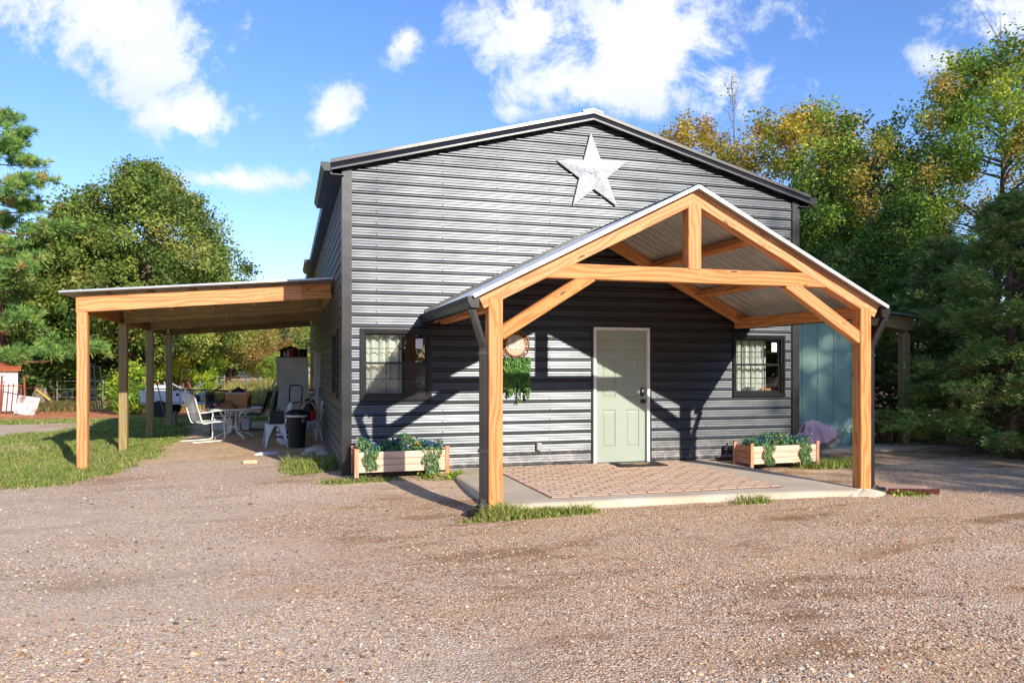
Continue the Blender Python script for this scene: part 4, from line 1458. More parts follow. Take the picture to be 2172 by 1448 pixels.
# spring patio chair: local +x is the way it faces --------------------------------
def spring_chair(label, loc, rz, fm, sm, group=None):
    t = thing('patio_chair', label, 'chair', loc, rz, group)
    r = .0125
    for s in (-1, 1):
        y = .25 * s
        # runner from the rear floor forward, up and back under the seat front
        MB().tube(crom([(-.42, y * 1.02, r), (.12, y * 1.02, r), (.24, y * 1.0, .03), (.27, y, .10), (.25, y, .40)], 5), r, 8).build('leg', fm, t, smooth=60)
        # side of the seat and the back post
        MB().tube(crom([(.27, y * .96, .40), (.0, y * .96, .40), (-.17, y * .96, .38), (-.23, y * .96, .46), (-.31, y * .96, .72), (-.37, y * .95, .92), (-.385, y * .80, .97)], 5), r, 8).build('side_rail', fm, t, smooth=60)
        MB().tube(crom([(-.27, y, .60), (-.10, y * 1.14, .615), (.14, y * 1.16, .64), (.25, y * 1.12, .62), (.285, y * 1.06, .53), (.26, y, .42), (.30, y, .36), (.335, y, .40), (.30, y, .435)], 5), r * 1.05, 8).build('arm', fm, t, smooth=60)
    MB().tube([(-.385, -.2, .97), (-.39, 0, .975), (-.385, .2, .97)], r, 8).build('top_rail', fm, t, smooth=60)
    MB().tube([(.27, -.24, .40), (.27, .24, .40)], r, 8).build('front_rail', fm, t, smooth=60)
    def back(u, v):
        return (-.185 - .19 * v - .012 * math.sin(u * math.pi), (u - .5) * .46, .42 + .53 * v)
    def seat(u, v):
        return (-.17 + .43 * v, (u - .5) * .46, .385 - .012 * math.sin(u * math.pi) + .01 * v)
    MB().grid(back, 6, 8).build('backrest', sm, t, smooth=60)
    MB().grid(seat, 6, 6).build('seat', sm, t, smooth=60)
    return t
spring_chair('white spring patio chair with mesh sling in front of the round table', (-2.36, 6.35, G(-2.4, 6.3)), R(33), 'white_enamel', 'sling_mesh')
c2 = spring_chair('black sling patio chair with a teal cushion beyond the round table', (-1.52, 9.3, G(-1.5, 9.3)), R(168), 'black_metal', 'sling_black')
MB().grid(lambda u, v: (-.12 + .34 * u, (v - .5) * .40, .415 + .04 * math.sin(u * math.pi) * math.sin(v * math.pi)), 6, 6).build('cushion', 'teal_cloth', c2, smooth=60)
spring_chair('dark metal patio chair pushed in behind the round table', (-2.25, 8.25, G(-2.25, 8.2)), R(-75), 'black_metal', 'sling_black')

# round table -----------------------------------------------------------------
TX, TY = -1.86, 7.05
tz = G(TX, TY)
TZ = .66
tb = thing('patio_table', 'round white patio table with curved legs under the carport', 'table', (TX, TY, tz))
MB().lathe([(0, TZ - .022), (.56, TZ - .022), (.58, TZ - .03), (.60, TZ - .02), (.605, TZ), (.59, TZ + .008), (0, TZ + .008)], 40).build('tabletop', 'white_enamel', tb, smooth=40)
for k in range(4):
    a = R(30 + 90 * k)
    ca, sa = math.cos(a), math.sin(a)
    path = [(.30, TZ - .03), (.30, TZ - .10), (.22, .46), (.12, .34), (.10, .24), (.16, .14), (.30, .10), (.40, .06), (.43, .012)]
    MB().tube(crom([(r_ * ca, r_ * sa, z) for (r_, z) in path], 5), .019, 8).build('leg', 'white_enamel', tb, smooth=60)
MB().lathe([(.105, .235), (.115, .25), (.105, .265)], 20, cap=False).build('leg_ring', 'white_enamel', tb, smooth=60)
TT = tz + TZ + .008
# open cardboard box on the table
bx = thing('cardboard_box', 'open brown cardboard box with dark clothes on the table', 'box', (-1.78, 7.18, TT), R(-12))
w, d, h = .235, .17, .33
m = MB(); m.box(-w, w, -d, -d + .006, 0, h); m.box(-w, w, d - .006, d, 0, h); m.box(-w, -w + .006, -d + .006, d - .006, 0, h); m.box(w - .006, w, -d + .006, d - .006, 0, h); m.box(-w, w, -d, d, 0.0, .005)
m.build('carton', 'cardboard', bx)
MB().add([(-w, -d, h), (-w, d, h), (-w - .075, d, h + .05), (-w - .075, -d, h + .05)], [(0, 1, 2, 3)]).build('flap', 'cardboard', bx)
MB().add([(w, -d, h), (w, d, h), (w + .11, d, h + .04), (w + .11, -d, h + .04), ], [(0, 3, 2, 1)]).build('flap', 'cardboard', bx)
MB().add([(w, -d + .02, h - .14), (w, -d + .02, h), (w + .10, -d - .02, h + .03), ], [(0, 1, 2)]).build('flap', 'cardboard', bx)
MB().box(-w - .004, w + .004, -d - .004, -d - .001, h - .025, h + .006).build('tape', 'galv_grey', bx)
def heap(rx_, ry_, hh, sd, nu=20, nv=8):
    return lambda u, v: ((1 - v) * rx_ * math.cos(u * 6.283) * (1 + .1 * math.sin(5 * u * 6.283 + sd)), (1 - v) * ry_ * math.sin(u * 6.283) * (1 + .12 * math.sin(4 * u * 6.283 + sd)), hh * (v ** .7) * (1 + .18 * math.sin(7 * u * 6.283 + 3 * v + sd)))
m = MB().grid(heap(.17, .13, .11, 1.0), 22, 8); m.xf(Matrix.Translation((0, 0, h - .005)))
m.build('clothes', 'dark_cloth', bx, smooth=60)
# leather tool belt with a studded strap over the table edge
tbelt = thing('tool_belt', 'tan leather tool belt with studded strap hanging off the table', 'tool belt', (-1.95, 6.66, TT), R(5))
m = MB().grid(heap(.20, .11, .17, .3), 20, 7); m.build('pouch', 'leather', tbelt, smooth=60)
m = MB().grid(lambda u, v: (.16 + .045 * u, -.06 - .12 * min(v * 3, 1.0) - (.008 if v > .3 else 0), .03 - (.03 if v < .3 else .36 * (v - .28) / .72 + .03)), 2, 12)
st = m.build('strap', 'leather', tbelt, smooth=60)
m = MB()
for k in range(8):
    z = -.03 - .36 * (.05 + k * .12)
    m.lathe([(.009, 0), (.006, .006), (0, .007)], 8)
    for i in range(-24, 0):
        p = m.v[i]; m.v[i] = Vector((.1825 + p.x, -.192 - p.z, z + p.y))
so = m.build('studs', 'satin_nickel', st); so['kind'] = 'stuff'
m = MB().bar((-.05, 0, .05), (.06, .02, .11), .022, .022); m.bar((-.08, 0, .01), (-.045, 0, .09), .03, .018); m.bar((.04, .01, .085), (.07, .02, .05), .02, .02)
o = m.build('clamp', 'red_plastic', origin=(0, 0, 0)); o.location = (-2.15, 6.72, TT + .003); tag(o, 'red plastic clamp lying on the table beside the tool belt', 'clamp')
m = MB().lathe([(.05, 0), (.055, .03), (.05, .06), (.02, .065), (.02, .09), (.0, .09)], 14)
o = m.build('tape_roll', 'black_plastic'); o.location = (-2.30, 6.85, TT); tag(o, 'small black jar standing near the left edge of the table', 'jar')
m = MB().lathe([(.035, 0), (.035, .09), (.03, .1), (.0, .1)], 14)
o = m.build('can', 'galv_grey'); o.location = (-2.24, 7.0, TT); tag(o, 'grey can on the table behind the red clamp', 'can')
# white chest under / behind the table
ck = thing('storage_chest', 'low white plastic chest on the ground behind the table', 'chest', (-2.05, 9.75, G(-2.05, 9.75)), R(-4))
MB().cbox(-.42, .42, -.24, .24, 0, .36, .015).build('body', 'freezer_white', ck); MB().cbox(-.44, .44, -.26, .26, .362, .43, .015).build('lid', 'freezer_white', ck)
for s in (-1, 1): MB().box(.3 * s - .05, .3 * s + .05, -.252, -.242, .28, .34).build('latch', 'grey_plastic', ck)

# upright freezer ------------------------------------------------------------
fx0, fx1, fy0, fy1 = -1.02, -.20, 10.55, 11.20
fzb = G(-.6, 10.6)
fz = thing('upright_freezer', 'tall white upright freezer standing at the back of the carport', 'freezer', (-.61, 10.9, fzb), world=True)
MB().cbox(fx0, fx1, fy0 + .07, fy1, fzb + .03, 1.70, .012).build('cabinet', 'freezer_white', fz)
MB().cbox(fx0 + .005, fx1 - .0, fy0, fy0 + .062, fzb + .08, 1.70, .014).build('door', 'freezer_white', fz)
MB().box(fx0 + .012, fx0 + .022, fy0 + .001 - .004, fy0 + .0695, fzb + .08, 1.69).build('gasket', 'black_plastic', fz)
MB().tube(crom([(fx0 - .02, fy0 + .1, 1.1), (fx0 - .10, fy0 + .08, .9), (fx0 - .11, fy0 + .08, .6), (fx0 - .06, fy0 + .1, .35)], 5), .022, 8).build('handle', 'grey_plastic', fz, smooth=60)
MB().box(fx0 + .05, fx1 - .05, fy0 + .075, fy1 - .04, fzb, fzb + .03).build('plinth', 'black_plastic', fz)
o = MB().bar((fx0 - .02, 10.78, 1.712), (fx1 + .04, 10.78, 1.712), .36, .022).build('plank', 'old_grey_wood', origin=(-.6, 10.8, 1.70)); tag(o, 'weathered plank lying across the top of the freezer', 'plank')
hb = thing('wooden_box', 'dark wooden box with pitched lid on top of the freezer', 'box', (-.66, 10.85, 1.724))
MB().box(-.27, .27, -.10, .14, 0, .17).build('body', 'dark_wood', hb)
m = MB(); pf = [(-.34, .165), (0, .30), (.34, .165), (.33, .145), (0, .275), (-.33, .145)]
m.extrude(pf, (0, -.15, 0), (1, 0, 0), (0, 0, 1), (0, .34, 0)); m.build('lid', 'dark_wood', hb)
MB().add([(-.27, -.099, .17), (.27, -.099, .17), (0, -.099, .27)], [(0, 1, 2)]).build('gable', 'dark_wood', hb)
def bottle(x, y, r, hh, mt, lab, cap='black_plastic'):
    t = thing('bottle', lab, 'bottle', (x, y, 1.724), group='bottles on the freezer')
    MB().lathe([(r * .95, 0), (r, .008), (r, hh * .68), (r * .45, hh * .84), (r * .4, hh * .9)], 14).build('body', mt, t, smooth=50)
    MB().lathe([(r * .5, hh * .88), (r * .5, hh), (0, hh)], 12).build('cap', cap, t)
bottle(-.80, 10.65, .028, .15, 'bottle_white', 'leftmost pale bottle on top of the freezer')
bottle(-.715, 10.64, .03, .21, 'bottle_white', 'taller pale bottle beside the two red bottles on the freezer', 'red_plastic')
bottle(-.655, 10.64, .028, .21, 'bottle_red', 'left one of the two red bottles on the freezer', 'white_enamel')
bottle(-.60, 10.65, .028, .20, 'bottle_red', 'right one of the two red bottles on the freezer', 'white_enamel')
bottle(-.44, 10.65, .032, .18, 'bottle_amber', 'amber spray bottle at the right end of the freezer top', 'white_enamel')
pt = thing('paint_can', 'dark round paint can at the right end of the freezer top', 'paint can', (-.32, 10.82, 1.724))
MB().lathe([(.10, 0), (.10, .20), (.104, .205), (.104, .215), (.09, .215), (.088, .208), (0, .208)], 20).build('body', 'black_plastic', pt, smooth=40)
MB().tube(crom([(-.105, 0, .16), (-.09, -.03, .26), (0, -.03, .30), (.09, -.03, .26), (.105, 0, .16)], 4), .004, 6).build('bail', 'galv_grey', pt)

# stacking metal chairs ----------------------------------------------------------
def tolix(label, loc, rz):
    t = thing('metal_chair', label, 'chair', loc, rz, 'white metal chairs by the wall')
    fm = 'pale_blue_enamel'
    zs = .44
    MB().cbox(-.18, .18, -.18, .18, zs - .03, zs, .014).build('seat', fm, t)
    # skirt with arched cut-outs: legs splay from the corners
    for sx_ in (-1, 1):
        for sy_ in (-1, 1):
            top = Vector((.165 * sx_, .165 * sy_, zs - .02)); bot = Vector((.215 * sx_, .215 * sy_, .0))
            m = MB()
            n = 6
            for axis_ in (0, 1):
                v = []
                for i in range(n + 1):
                    u = i / n
                    p = top.lerp(bot, u)
                    w_ = .105 * (1 - u) ** 1.6 + .026
                    q = p.copy()
                    if axis_ == 0: q.x -= sx_ * w_
                    else: q.y -= sy_ * w_
                    v += [p, q]
                f = [(2 * i, 2 * i + 2, 2 * i + 3, 2 * i + 1) for i in range(n)]
                m.add(v, f)
            m.build('leg', fm, t)
    for s in (-1, 1):
        MB().tube(crom([(.16 * s if False else -.17, .165 * s, zs - .01), (-.20, .165 * s, zs + .12), (-.27, .155 * s, zs + .30), (-.30, .13 * s, zs + .38), (-.305, .06 * s, zs + .405), (-.306, 0, zs + .408)], 5), .0125, 8).build('back_rail', fm, t, smooth=60)
    MB().grid(lambda u, v: (-.175 - .11 * v, (u - .5) * .13, zs - .01 + .40 * v), 2, 6).build('back_splat', fm, t)
    return t
t1 = (-.98, 5.0)
tolix('pale metal chair carrying a black box beside the trash can', (t1[0], t1[1], G(*t1)), R(188))
t2 = (-.30, 5.85)
tolix('pale metal chair behind the trash can against the wall', (t2[0], t2[1], G(*t2)), R(196))
bb = thing('battery_box', 'black plastic tool box standing on the metal chair seat', 'box', (t1[0] + .02, t1[1] - .02, G(*t1) + .442), R(8))
MB().cbox(-.135, .135, -.10, .10, 0, .25, .012).build('case', 'black_plastic', bb)
MB().box(-.0, .11, -.103, -.1005, .15, .20).build('vent', 'interior_dark', bb)
MB().box(-.1365, -.1355, -.05, .02, .06, .14).build('label_plate', 'sticker_paper', bb)
MB().tube(crom([(-.06, 0, .25), (-.06, 0, .285), (0, 0, .295), (.06, 0, .285), (.06, 0, .25)], 4), .008, 8).build('handle', 'black_plastic', bb, smooth=60)
pp = thing('propane_tank', 'white propane tank with printed sleeve under the metal chair', 'propane tank', (-.80, 5.35, G(-.8, 5.35)))
MB().lathe([(.09, 0), (.10, .03), (.145, .06), (.155, .11), (.155, .29), (.14, .34), (.08, .375), (0, .38)], 24).build('vessel', 'white_enamel', pp, smooth=50)
MB().lathe([(.1565, .13), (.1565, .28)], 24, cap=False).build('sleeve', 'label_blue', pp, smooth=60)
for z in (.135, .265): MB().lathe([(.1580, z), (.1580, z + .015)], 24, cap=False).build('stripe', 'red_plastic', pp, smooth=60)
MB().lathe([(.1585, .185), (.1585, .225)], 24, cap=False).build('stripe', 'label_white', pp, smooth=60)
MB().lathe([(.09, .37), (.10, .46), (.095, .46), (.085, .37)], 16, cap=False).build('collar', 'white_enamel', pp, smooth=60)
# trash can
tc_ = thing('trash_can', 'black plastic trash can with white rim beside the house wall', 'trash can', (-.57, 4.75, G(-.57, 4.75)))
MB().lathe([(.135, 0), (.145, .005), (.195, .60), (.20, .61)], 26).build('bin', 'black_plastic', tc_, smooth=40)
MB().lathe([(.205, .60), (.212, .605), (.212, .635), (.20, .64)], 26, cap=False).build('bag_rim', 'label_white', tc_, smooth=40)
MB().lathe([(.215, .63), (.21, .66), (.18, .70), (.10, .735), (0, .74)], 26).build('lid', 'black_plastic', tc_, smooth=50)
a0 = R(-62)
for (zz0, zz1, da0, da1, mt) in ((.50, .60, 0, .5, 'label_white'), (.51, .59, .03, .24, 'red_plastic'), (.51, .59, .28, .46, 'black_plastic')):
    k = .0015 if mt == 'label_white' else .003
    MB().grid(lambda u, v: ((.145 + .05 * ((zz0 + (zz1 - zz0) * v) / .6) + k) * math.cos(a0 + da0 + (da1 - da0) * u), (.145 + .05 * ((zz0 + (zz1 - zz0) * v) / .6) + k) * math.sin(a0 + da0 + (da1 - da0) * u), zz0 + (zz1 - zz0) * v), 4, 1).build('label_sheet', mt, tc_)
# hand truck
ht = thing('hand_truck', 'black tubular hand truck leaning by the freezer', 'hand truck', (-.52, 8.6, G(-.5, 8.6)), R(4))
MB().tube(crom([(-.17, .22, .06), (-.17, .10, .6), (-.165, .02, 1.05), (-.13, 0, 1.12), (.06, 0, 1.12), (.12, 0, 1.06), (.12, .02, .9), (.08, .04, .72), (-.16, .06, .70)], 4), .016, 8).build('frame', 'black_metal', ht, smooth=60)
MB().tube([(.12, .22, .06), (.12, .10, .60), (.12, .04, .86)], .016, 8).build('rail', 'black_metal', ht, smooth=60)
MB().box(-.2, .15, -.02, .20, .0, .012).build('toe_plate', 'black_metal', ht)
for s in (-.26, .21):
    m = MB().lathe([(.06, -.035), (.12, -.03), (.125, 0), (.12, .03), (.06, .035)], 20)
    m.v = [Vector((s + p.z, .27 + p.x, .125 + p.y)) for p in m.v]; m.build('wheel', 'tyre', ht, smooth=40)
MB().tube([(-.26, .27, .125), (.21, .27, .125)], .012, 8).build('axle', 'black_metal', ht)
# golf-bag like black shape by the freezer
gb = thing('leaf_blower', 'slim black power tool standing left of the freezer', 'power tool', (-1.05, 8.9, G(-1.05, 8.9)))
MB().tube([(-.10, 0, .0), (-.06, 0, .35), (.02, 0, .75), (.07, 0, .98)], [.05, .08, .06, .035], 10).build('body', 'black_plastic', gb, smooth=50)
MB().tube(crom([(.05, 0, .90), (.10, .0, 1.02), (.03, 0, 1.06), (-.0, 0, .95)], 4), .012, 8).build('handle', 'black_plastic', gb, smooth=60)
# backpack with coil of cable on the second chair
bp = thing('backpack', 'bulging red and black bag on the chair by the wall', 'bag', (-.33, 5.95, G(*t2) + .442))
MB().grid(lambda u, v: (.20 * math.cos(u * 6.283) * math.sin(v * 3.14) * (1 + .1 * math.sin(9 * v)), .16 * math.sin(u * 6.283) * math.sin(v * 3.14), .22 + .24 * -math.cos(v * 3.14)), 20, 12).build('body', 'black_plastic', bp, smooth=60)
MB().grid(lambda u, v: (-.02 - .19 * math.sin(.35 + u * 1.1) , -.165 * math.cos(-.9 + u * 2.0) - .015, .02 + .22 * v + .03 * math.sin(u * 5)), 8, 5).build('pocket', 'red_cloth', bp, smooth=60)
MB().grid(lambda u, v: (.04 + .15 * u, -.172 + .05 * u * u, .02 + .2 * v), 6, 5).build('pocket', 'red_cloth', bp, smooth=60)
hz_ = thing('cable_coil', 'loose coil of beige cable hanging over the red and black bag', 'cable', (-.30, 5.75, G(*t2) + .45))
rg = random.Random(3)
for k in range(5):
    a = rg.uniform(.15, .24); b = rg.uniform(.22, .36); ox = rg.uniform(-.06, .08)
    pts = [(ox + a * math.cos(q) * (1 + .1 * math.sin(3 * q + k)), -.03 - .012 * k + .01 * math.sin(2 * q), .12 + b * math.sin(q) + .05 * math.cos(q * 2 + k)) for q in [i * 6.283 / 9 for i in range(9)]]
    MB().tube(crom(pts, 4, True), .008, 6, closed=True).build('loop', 'rope', hz_, smooth=60)
MB().tube(crom([(.15, -.05, .3), (.2, -.06, 0), (.16, -.07, -.25), (.19, -.02, -.44)], 5), .008, 6).build('loose_end', 'rope', hz_, smooth=60)

# electrical service on the side wall
el = thing('electric_panel', 'grey electric panel, meter and conduit on the side wall', 'electric panel', (-.03, 7.4, 1.0), world=True)
MB().cbox(-.16, -.024, 6.95, 7.35, .98, 1.80, .008).build('panel_box', 'galv_grey', el)
MB().cbox(-.185, -.161, 6.98, 7.32, 1.04, 1.22, .005).build('cover', 'galv_grey', el)
MB().cbox(-.15, -.024, 7.55, 7.85, .62, .98, .008).build('meter_base', 'galv_grey', el)
m = MB().lathe([(.085, 0), (.085, .08), (.07, .11), (0, .115)], 20); m.v = [Vector((-.151 - p.z, 7.7 + p.x, .86 + p.y)) for p in m.v]
m.build('meter', 'satin_nickel', el, smooth=40)
MB().tube([(-.07, 7.15, .98), (-.07, 7.15, .10), (-.07, 7.15, -.2)], .03, 10).build('conduit', 'galv_grey', el)
MB().cbox(-.13, -.024, 6.6, 6.85, .45, .82, .008).build('disconnect', 'galv_grey', el)

# loose things on the ground by the carport
o = MB().cbox(-.11, .11, -.05, .05, 0, .055, .006).build('paving_block', 'stone_tan'); o.location = (-1.33, 2.40, G(-1.3, 2.4)); o.rotation_euler = (0, 0, R(5)); tag(o, 'tan paving block lying on the gravel by the carport', 'block')
o = MB().grid(lambda u, v: (.22 * (1 - v) * math.cos(u * 6.283) * (1 + .2 * math.sin(2 * u * 6.283)), .09 * (1 - v) * math.sin(u * 6.283), .045 * min(1, v * 3)), 16, 4).build('plastic_lid', 'styrofoam', smooth=40); o.location = (-1.10, 3.55, G(-1.1, 3.6)); o.rotation_euler = (0, 0, .2); tag(o, 'white foam piece lying on the dirt before the chairs', 'foam piece')
rs = random.Random(8)
for k, (x, y, s, lb) in enumerate([(-.22, 3.6, .17, 'large pale rock against the house wall behind the grass'), (-.14, 2.75, .15, 'flat pale rock at the wall nearer the corner'), (-.18, 4.35, .12, 'dark rounded rock beside the trash can'), (-.40, 3.15, .09, 'small pale rock in the dirt before the wall rocks')]):
    m = MB().grid(lambda u, v: (s * 1.3 * math.sin(v * 3.14) * math.cos(u * 6.283) * (1 + .2 * math.sin(3 * u * 6.283 + k)), s * math.sin(v * 3.14) * math.sin(u * 6.283) * (1 + .15 * math.sin(5 * u * 6.283 + k)), -s * .5 * math.cos(v * 3.14)), 14, 8)
    o = m.build('rock', 'concrete' if k != 2 else 'stone_tan', smooth=40); o.location = (x, y, G(x, y) + .03); o.rotation_euler = (0, 0, k); tag(o, lb, 'rock', 'rocks along the side wall')

# ------------------------------------------------------------------ front of the house
# planters
def planter(label, x0, y0, length, depth, zb, ht_, rz):
    t = thing('planter_box', label, 'planter', (x0, y0, zb), rz)
    L2, D2 = length / 2, depth / 2
    nb = 3
    for j in range(nb):
        za = .06 + j * (ht_ - .07) / nb; zc = .06 + (j + 1) * (ht_ - .07) / nb - .004
        MB().bar((-L2 + .02, -D2, (za + zc) / 2), (L2 - .02, -D2, (za + zc) / 2), .022, zc - za, c=.003).build('board', 'cedar_board', t)
        MB().bar((-L2 + .02, D2, (za + zc) / 2), (L2 - .02, D2, (za + zc) / 2), .022, zc - za, c=.003).build('board', 'cedar_board', t)
        for s in (-1, 1):
            MB().bar((s * (L2 - .02), -D2 + .012, (za + zc) / 2), (s * (L2 - .02), D2 - .012, (za + zc) / 2), .02, zc - za, c=.003).build('end_board', 'cedar_red', t)
    for sx_ in (-1, 1):
        for sy_ in (-1, 1):
            p = MB().bar((sx_ * (L2 - .0), sy_ * (D2 + .006), 0), (sx_ * (L2 - .0), sy_ * (D2 + .006), ht_ + .02), .055, .035, up=(0, 1, 0), c=.003).build('leg', 'cedar_red', t)
            MB().cbox(sx_ * L2 - .032, sx_ * L2 + .032, sy_ * (D2 + .006) - .024, sy_ * (D2 + .006) + .024, ht_ + .021, ht_ + .034, .003).build('cap', 'cedar_red', p)
    MB().box(-L2 + .03, L2 - .03, -D2 + .02, D2 - .02, .10, ht_ - .05).build('soil', pm('potting_soil', L(52, 40, 32), .95, var=.4, scale=60, bump=.6), t)
    return t
PL = planter('cedar planter box standing left of the porch under the left window', .70, -.36, 1.20, .40, .015, .34, R(1))
PR = planter('cedar planter box standing right of the porch under the right window', 6.54, -.42, 1.22, .40, -.075, .34, R(3))

def quad_cloud(c, nrm, size, aspect, g, tints, droop=None):
    """leaf quads: c (N,3) centres, nrm (N,3) long axis, returns verts, faces, colours"""
    N = len(c)
    ax = nrm / np.linalg.norm(nrm, axis=1, keepdims=True)
    rv = g.standard_normal((N, 3)); sd = np.cross(ax, rv); sd /= np.linalg.norm(sd, axis=1, keepdims=True) + 1e-9
    l_ = (size / 2)[:, None]; w_ = (size * aspect / 2)[:, None]
    V = np.stack([c - ax * l_, c + sd * w_, c + ax * l_, c - sd * w_], 1).reshape(-1, 3)
    F = np.arange(N * 4).reshape(-1, 4)
    C_ = np.asarray(tints)[g.integers(0, len(tints), N)] * g.uniform(.72, 1.2, (N, 1))
    return V, F, C_

def flowers(label, pl, length, depth, top, seed, trail):
    g = np.random.default_rng(seed)
    t = thing('flowering_plants', label, 'flowers', pl.location, pl.rotation_euler.z)
    n = 2600
    x = g.uniform(-length / 2 + .05, length / 2 - .05, n); y = g.uniform(-depth / 2 + .02, depth / 2 - .02, n)
    bumpz = .10 + .05 * np.sin(x * 9 + seed) + .03 * np.sin(x * 23)
    z = top - .05 + g.random(n) ** .8 * (bumpz + .07)
    c = np.stack([x, y, z], -1)
    V, F, C_ = quad_cloud(c, np.stack([g.normal(0, .6, n), g.normal(-.2, .6, n), np.abs(g.normal(.6, .5, n))], -1), g.uniform(.032, .06, n), .40, g, [L(88, 146, 104), L(118, 172, 118), L(68, 120, 92), L(146, 190, 134), L(78, 138, 122)])
    np_mesh('foliage', V, F, 'leaf', t, C_)
    def bloom(nm, n, tints, cx_, sp, s0, s1):
        nn = n
        cx2 = np.asarray(cx_)[g.integers(0, len(cx_), nn)] + g.normal(0, sp, nn)
        cx2 = np.clip(cx2, -length / 2 + .04, length / 2 - .04)
        yy = g.uniform(-depth / 2, depth / 2 - .05, nn); zz = top + .0 + g.random(nn) * (.11 + .04 * np.sin(cx2 * 9 + seed)) + .02
        Vs = []; Fs = []; Cs = []
        cc = np.stack([cx2, yy, zz], -1)
        V1, F1, C1 = quad_cloud(np.repeat(cc, 3, 0), g.standard_normal((nn * 3, 3)) + np.array([0, -.5, .3]), g.uniform(s0, s1, nn * 3), .9, g, tints)
        np_mesh(nm, V1, F1, 'leaf', t, C1)
    bloom('blue_blossoms', 170, [L(70, 100, 176), L(92, 124, 196), L(50, 76, 150)], [-.32, -.12, .33, .42, 0], .09, .022, .040)
    bloom('yellow_blossoms', 60, [L(240, 214, 90), L(226, 196, 60)], [.16, .24, -.5] if seed == 1 else [.0, .2, -.1, .35], .05, .02, .036)
    bloom('white_blossoms', 90, [L(236, 236, 226), L(214, 222, 226)], [-.45, -.3, 0, .1, .3, .5], .12, .018, .030)
    for (tx, w_, ln) in trail:
        n = 420
        s = g.random(n) ** .8
        xx = tx + g.uniform(-w_, w_, n) * (1 - .3 * s) + .02 * np.sin(s * 9)
        zz = top + .02 - s * ln
        yy = -depth / 2 - .02 - .035 * np.sin(np.clip(s * 3, 0, 1) * 1.57) - g.random(n) * .03
        V, F, C_ = quad_cloud(np.stack([xx, yy, zz], -1), np.stack([g.normal(0, .45, n), g.normal(-.3, .3, n), -np.ones(n)], -1), g.uniform(.035, .06, n), .42, g, [L(112, 150, 100), L(140, 172, 120), L(92, 132, 88), L(158, 180, 134), L(120, 140, 84)])
        np_mesh('trailing_vine', V, F, 'leaf', t, C_)
    return t
flowers('blue, yellow and white artificial flowers in the left planter', PL, 1.22, .36, .34, 1, [(-.42, .10, .26), (.38, .13, .34)])
flowers('blue and yellow artificial flowers in the right planter', PR, 1.15, .36, .34, 2, [(-.32, .10, .32), (.36, .11, .32)])

# hello sign
sg = thing('hello_sign', 'round wooden sign reading hello, with pierced frame, on the wall', 'sign', (2.415, -.042, 1.765))
m = MB().lathe([(0, 0), (.152, 0), (.152, .012), (0, .012)], 40)
m.v = [Vector((p.x, -p.z, p.y)) for p in m.v]; m.build('board', pm('sign_taupe', L(178, 164, 140), .7, var=.06), sg)
m = MB()
pf_ = [(.148, -.001), (.165, -.001), (.165, .018), (.148, .018)]
m.lathe([(.148, 0), (.148, .02), (.162, .02), (.162, 0)], 48, cap=False); m.lathe([(.208, 0), (.208, .016), (.218, .016), (.218, 0)], 48, cap=False)
m.v = [Vector((p.x, -p.z, p.y)) for p in m.v]
rg = random.Random(12)
for k in range(30):
    a = k * 6.283 / 30
    a2 = a + rg.choice((-1, 1)) * .14
    m.bar((.16 * math.cos(a), -.009, .16 * math.sin(a)), (.212 * math.cos(a2), -.009, .212 * math.sin(a2)), .012, .012, up=(0, 1, 0), c=.002)
    if k % 2 == 0:
        m.bar((.186 * math.cos(a + .05), -.009, .186 * math.sin(a + .05)), (.19 * math.cos(a + .24), -.009, .19 * math.sin(a + .24)), .011, .011, up=(0, 1, 0), c=.002)
m.build('pierced_frame', pm('rattan', L(150, 104, 70), .8, var=.25, scale=40), sg)
# brush lettering: one flowing stroke per letter
def stroke(pts, r=.0055):
    return MB().tube([(x, -.016, z) for (x, z) in [(p.x, p.y) for p in crom([(a, b, 0) for a, b in pts], 6)]], r, 8)
letters = {
 'letter_h': [(-.112, -.01), (-.095, .03), (-.072, .082), (-.078, .105), (-.092, .085), (-.094, .02), (-.096, -.055), (-.090, -.02), (-.074, .012), (-.062, .0), (-.064, -.045), (-.052, -.055)],
 'letter_e': [(-.052, -.05), (-.030, -.022), (-.022, -.004), (-.034, .004), (-.044, -.02), (-.036, -.052), (-.016, -.046)],
 'letter_l': [(-.018, -.046), (.008, .01), (.030, .082), (.024, .106), (.010, .085), (.002, .01), (.008, -.05), (.022, -.048)],
 'letter_ll': [(.022, -.046), (.046, .01), (.066, .082), (.060, .106), (.047, .085), (.039, .01), (.046, -.05), (.060, -.046)],
 'letter_o': [(.078, -.004), (.066, -.02), (.070, -.046), (.088, -.050), (.102, -.028), (.094, -.002), (.078, -.004), (.096, -.014), (.118, -.006)]}
for nm, pts in letters.items():
    stroke(pts).build('letter', 'white_paint', sg, smooth=60)
stroke([(-.05, .118), (-.03, .126), (-.01, .120), (.01, .126)], .002).build('small_script', 'white_paint', sg)
stroke([(-.03, -.095), (-.005, -.088), (.02, -.096), (.045, -.088), (.06, -.094)], .003).build('small_script', 'white_paint', sg)
MB().tube([(0, -.01, .215), (0, .004, .235)], .004, 6).build('hanger', 'black_hardware', sg)
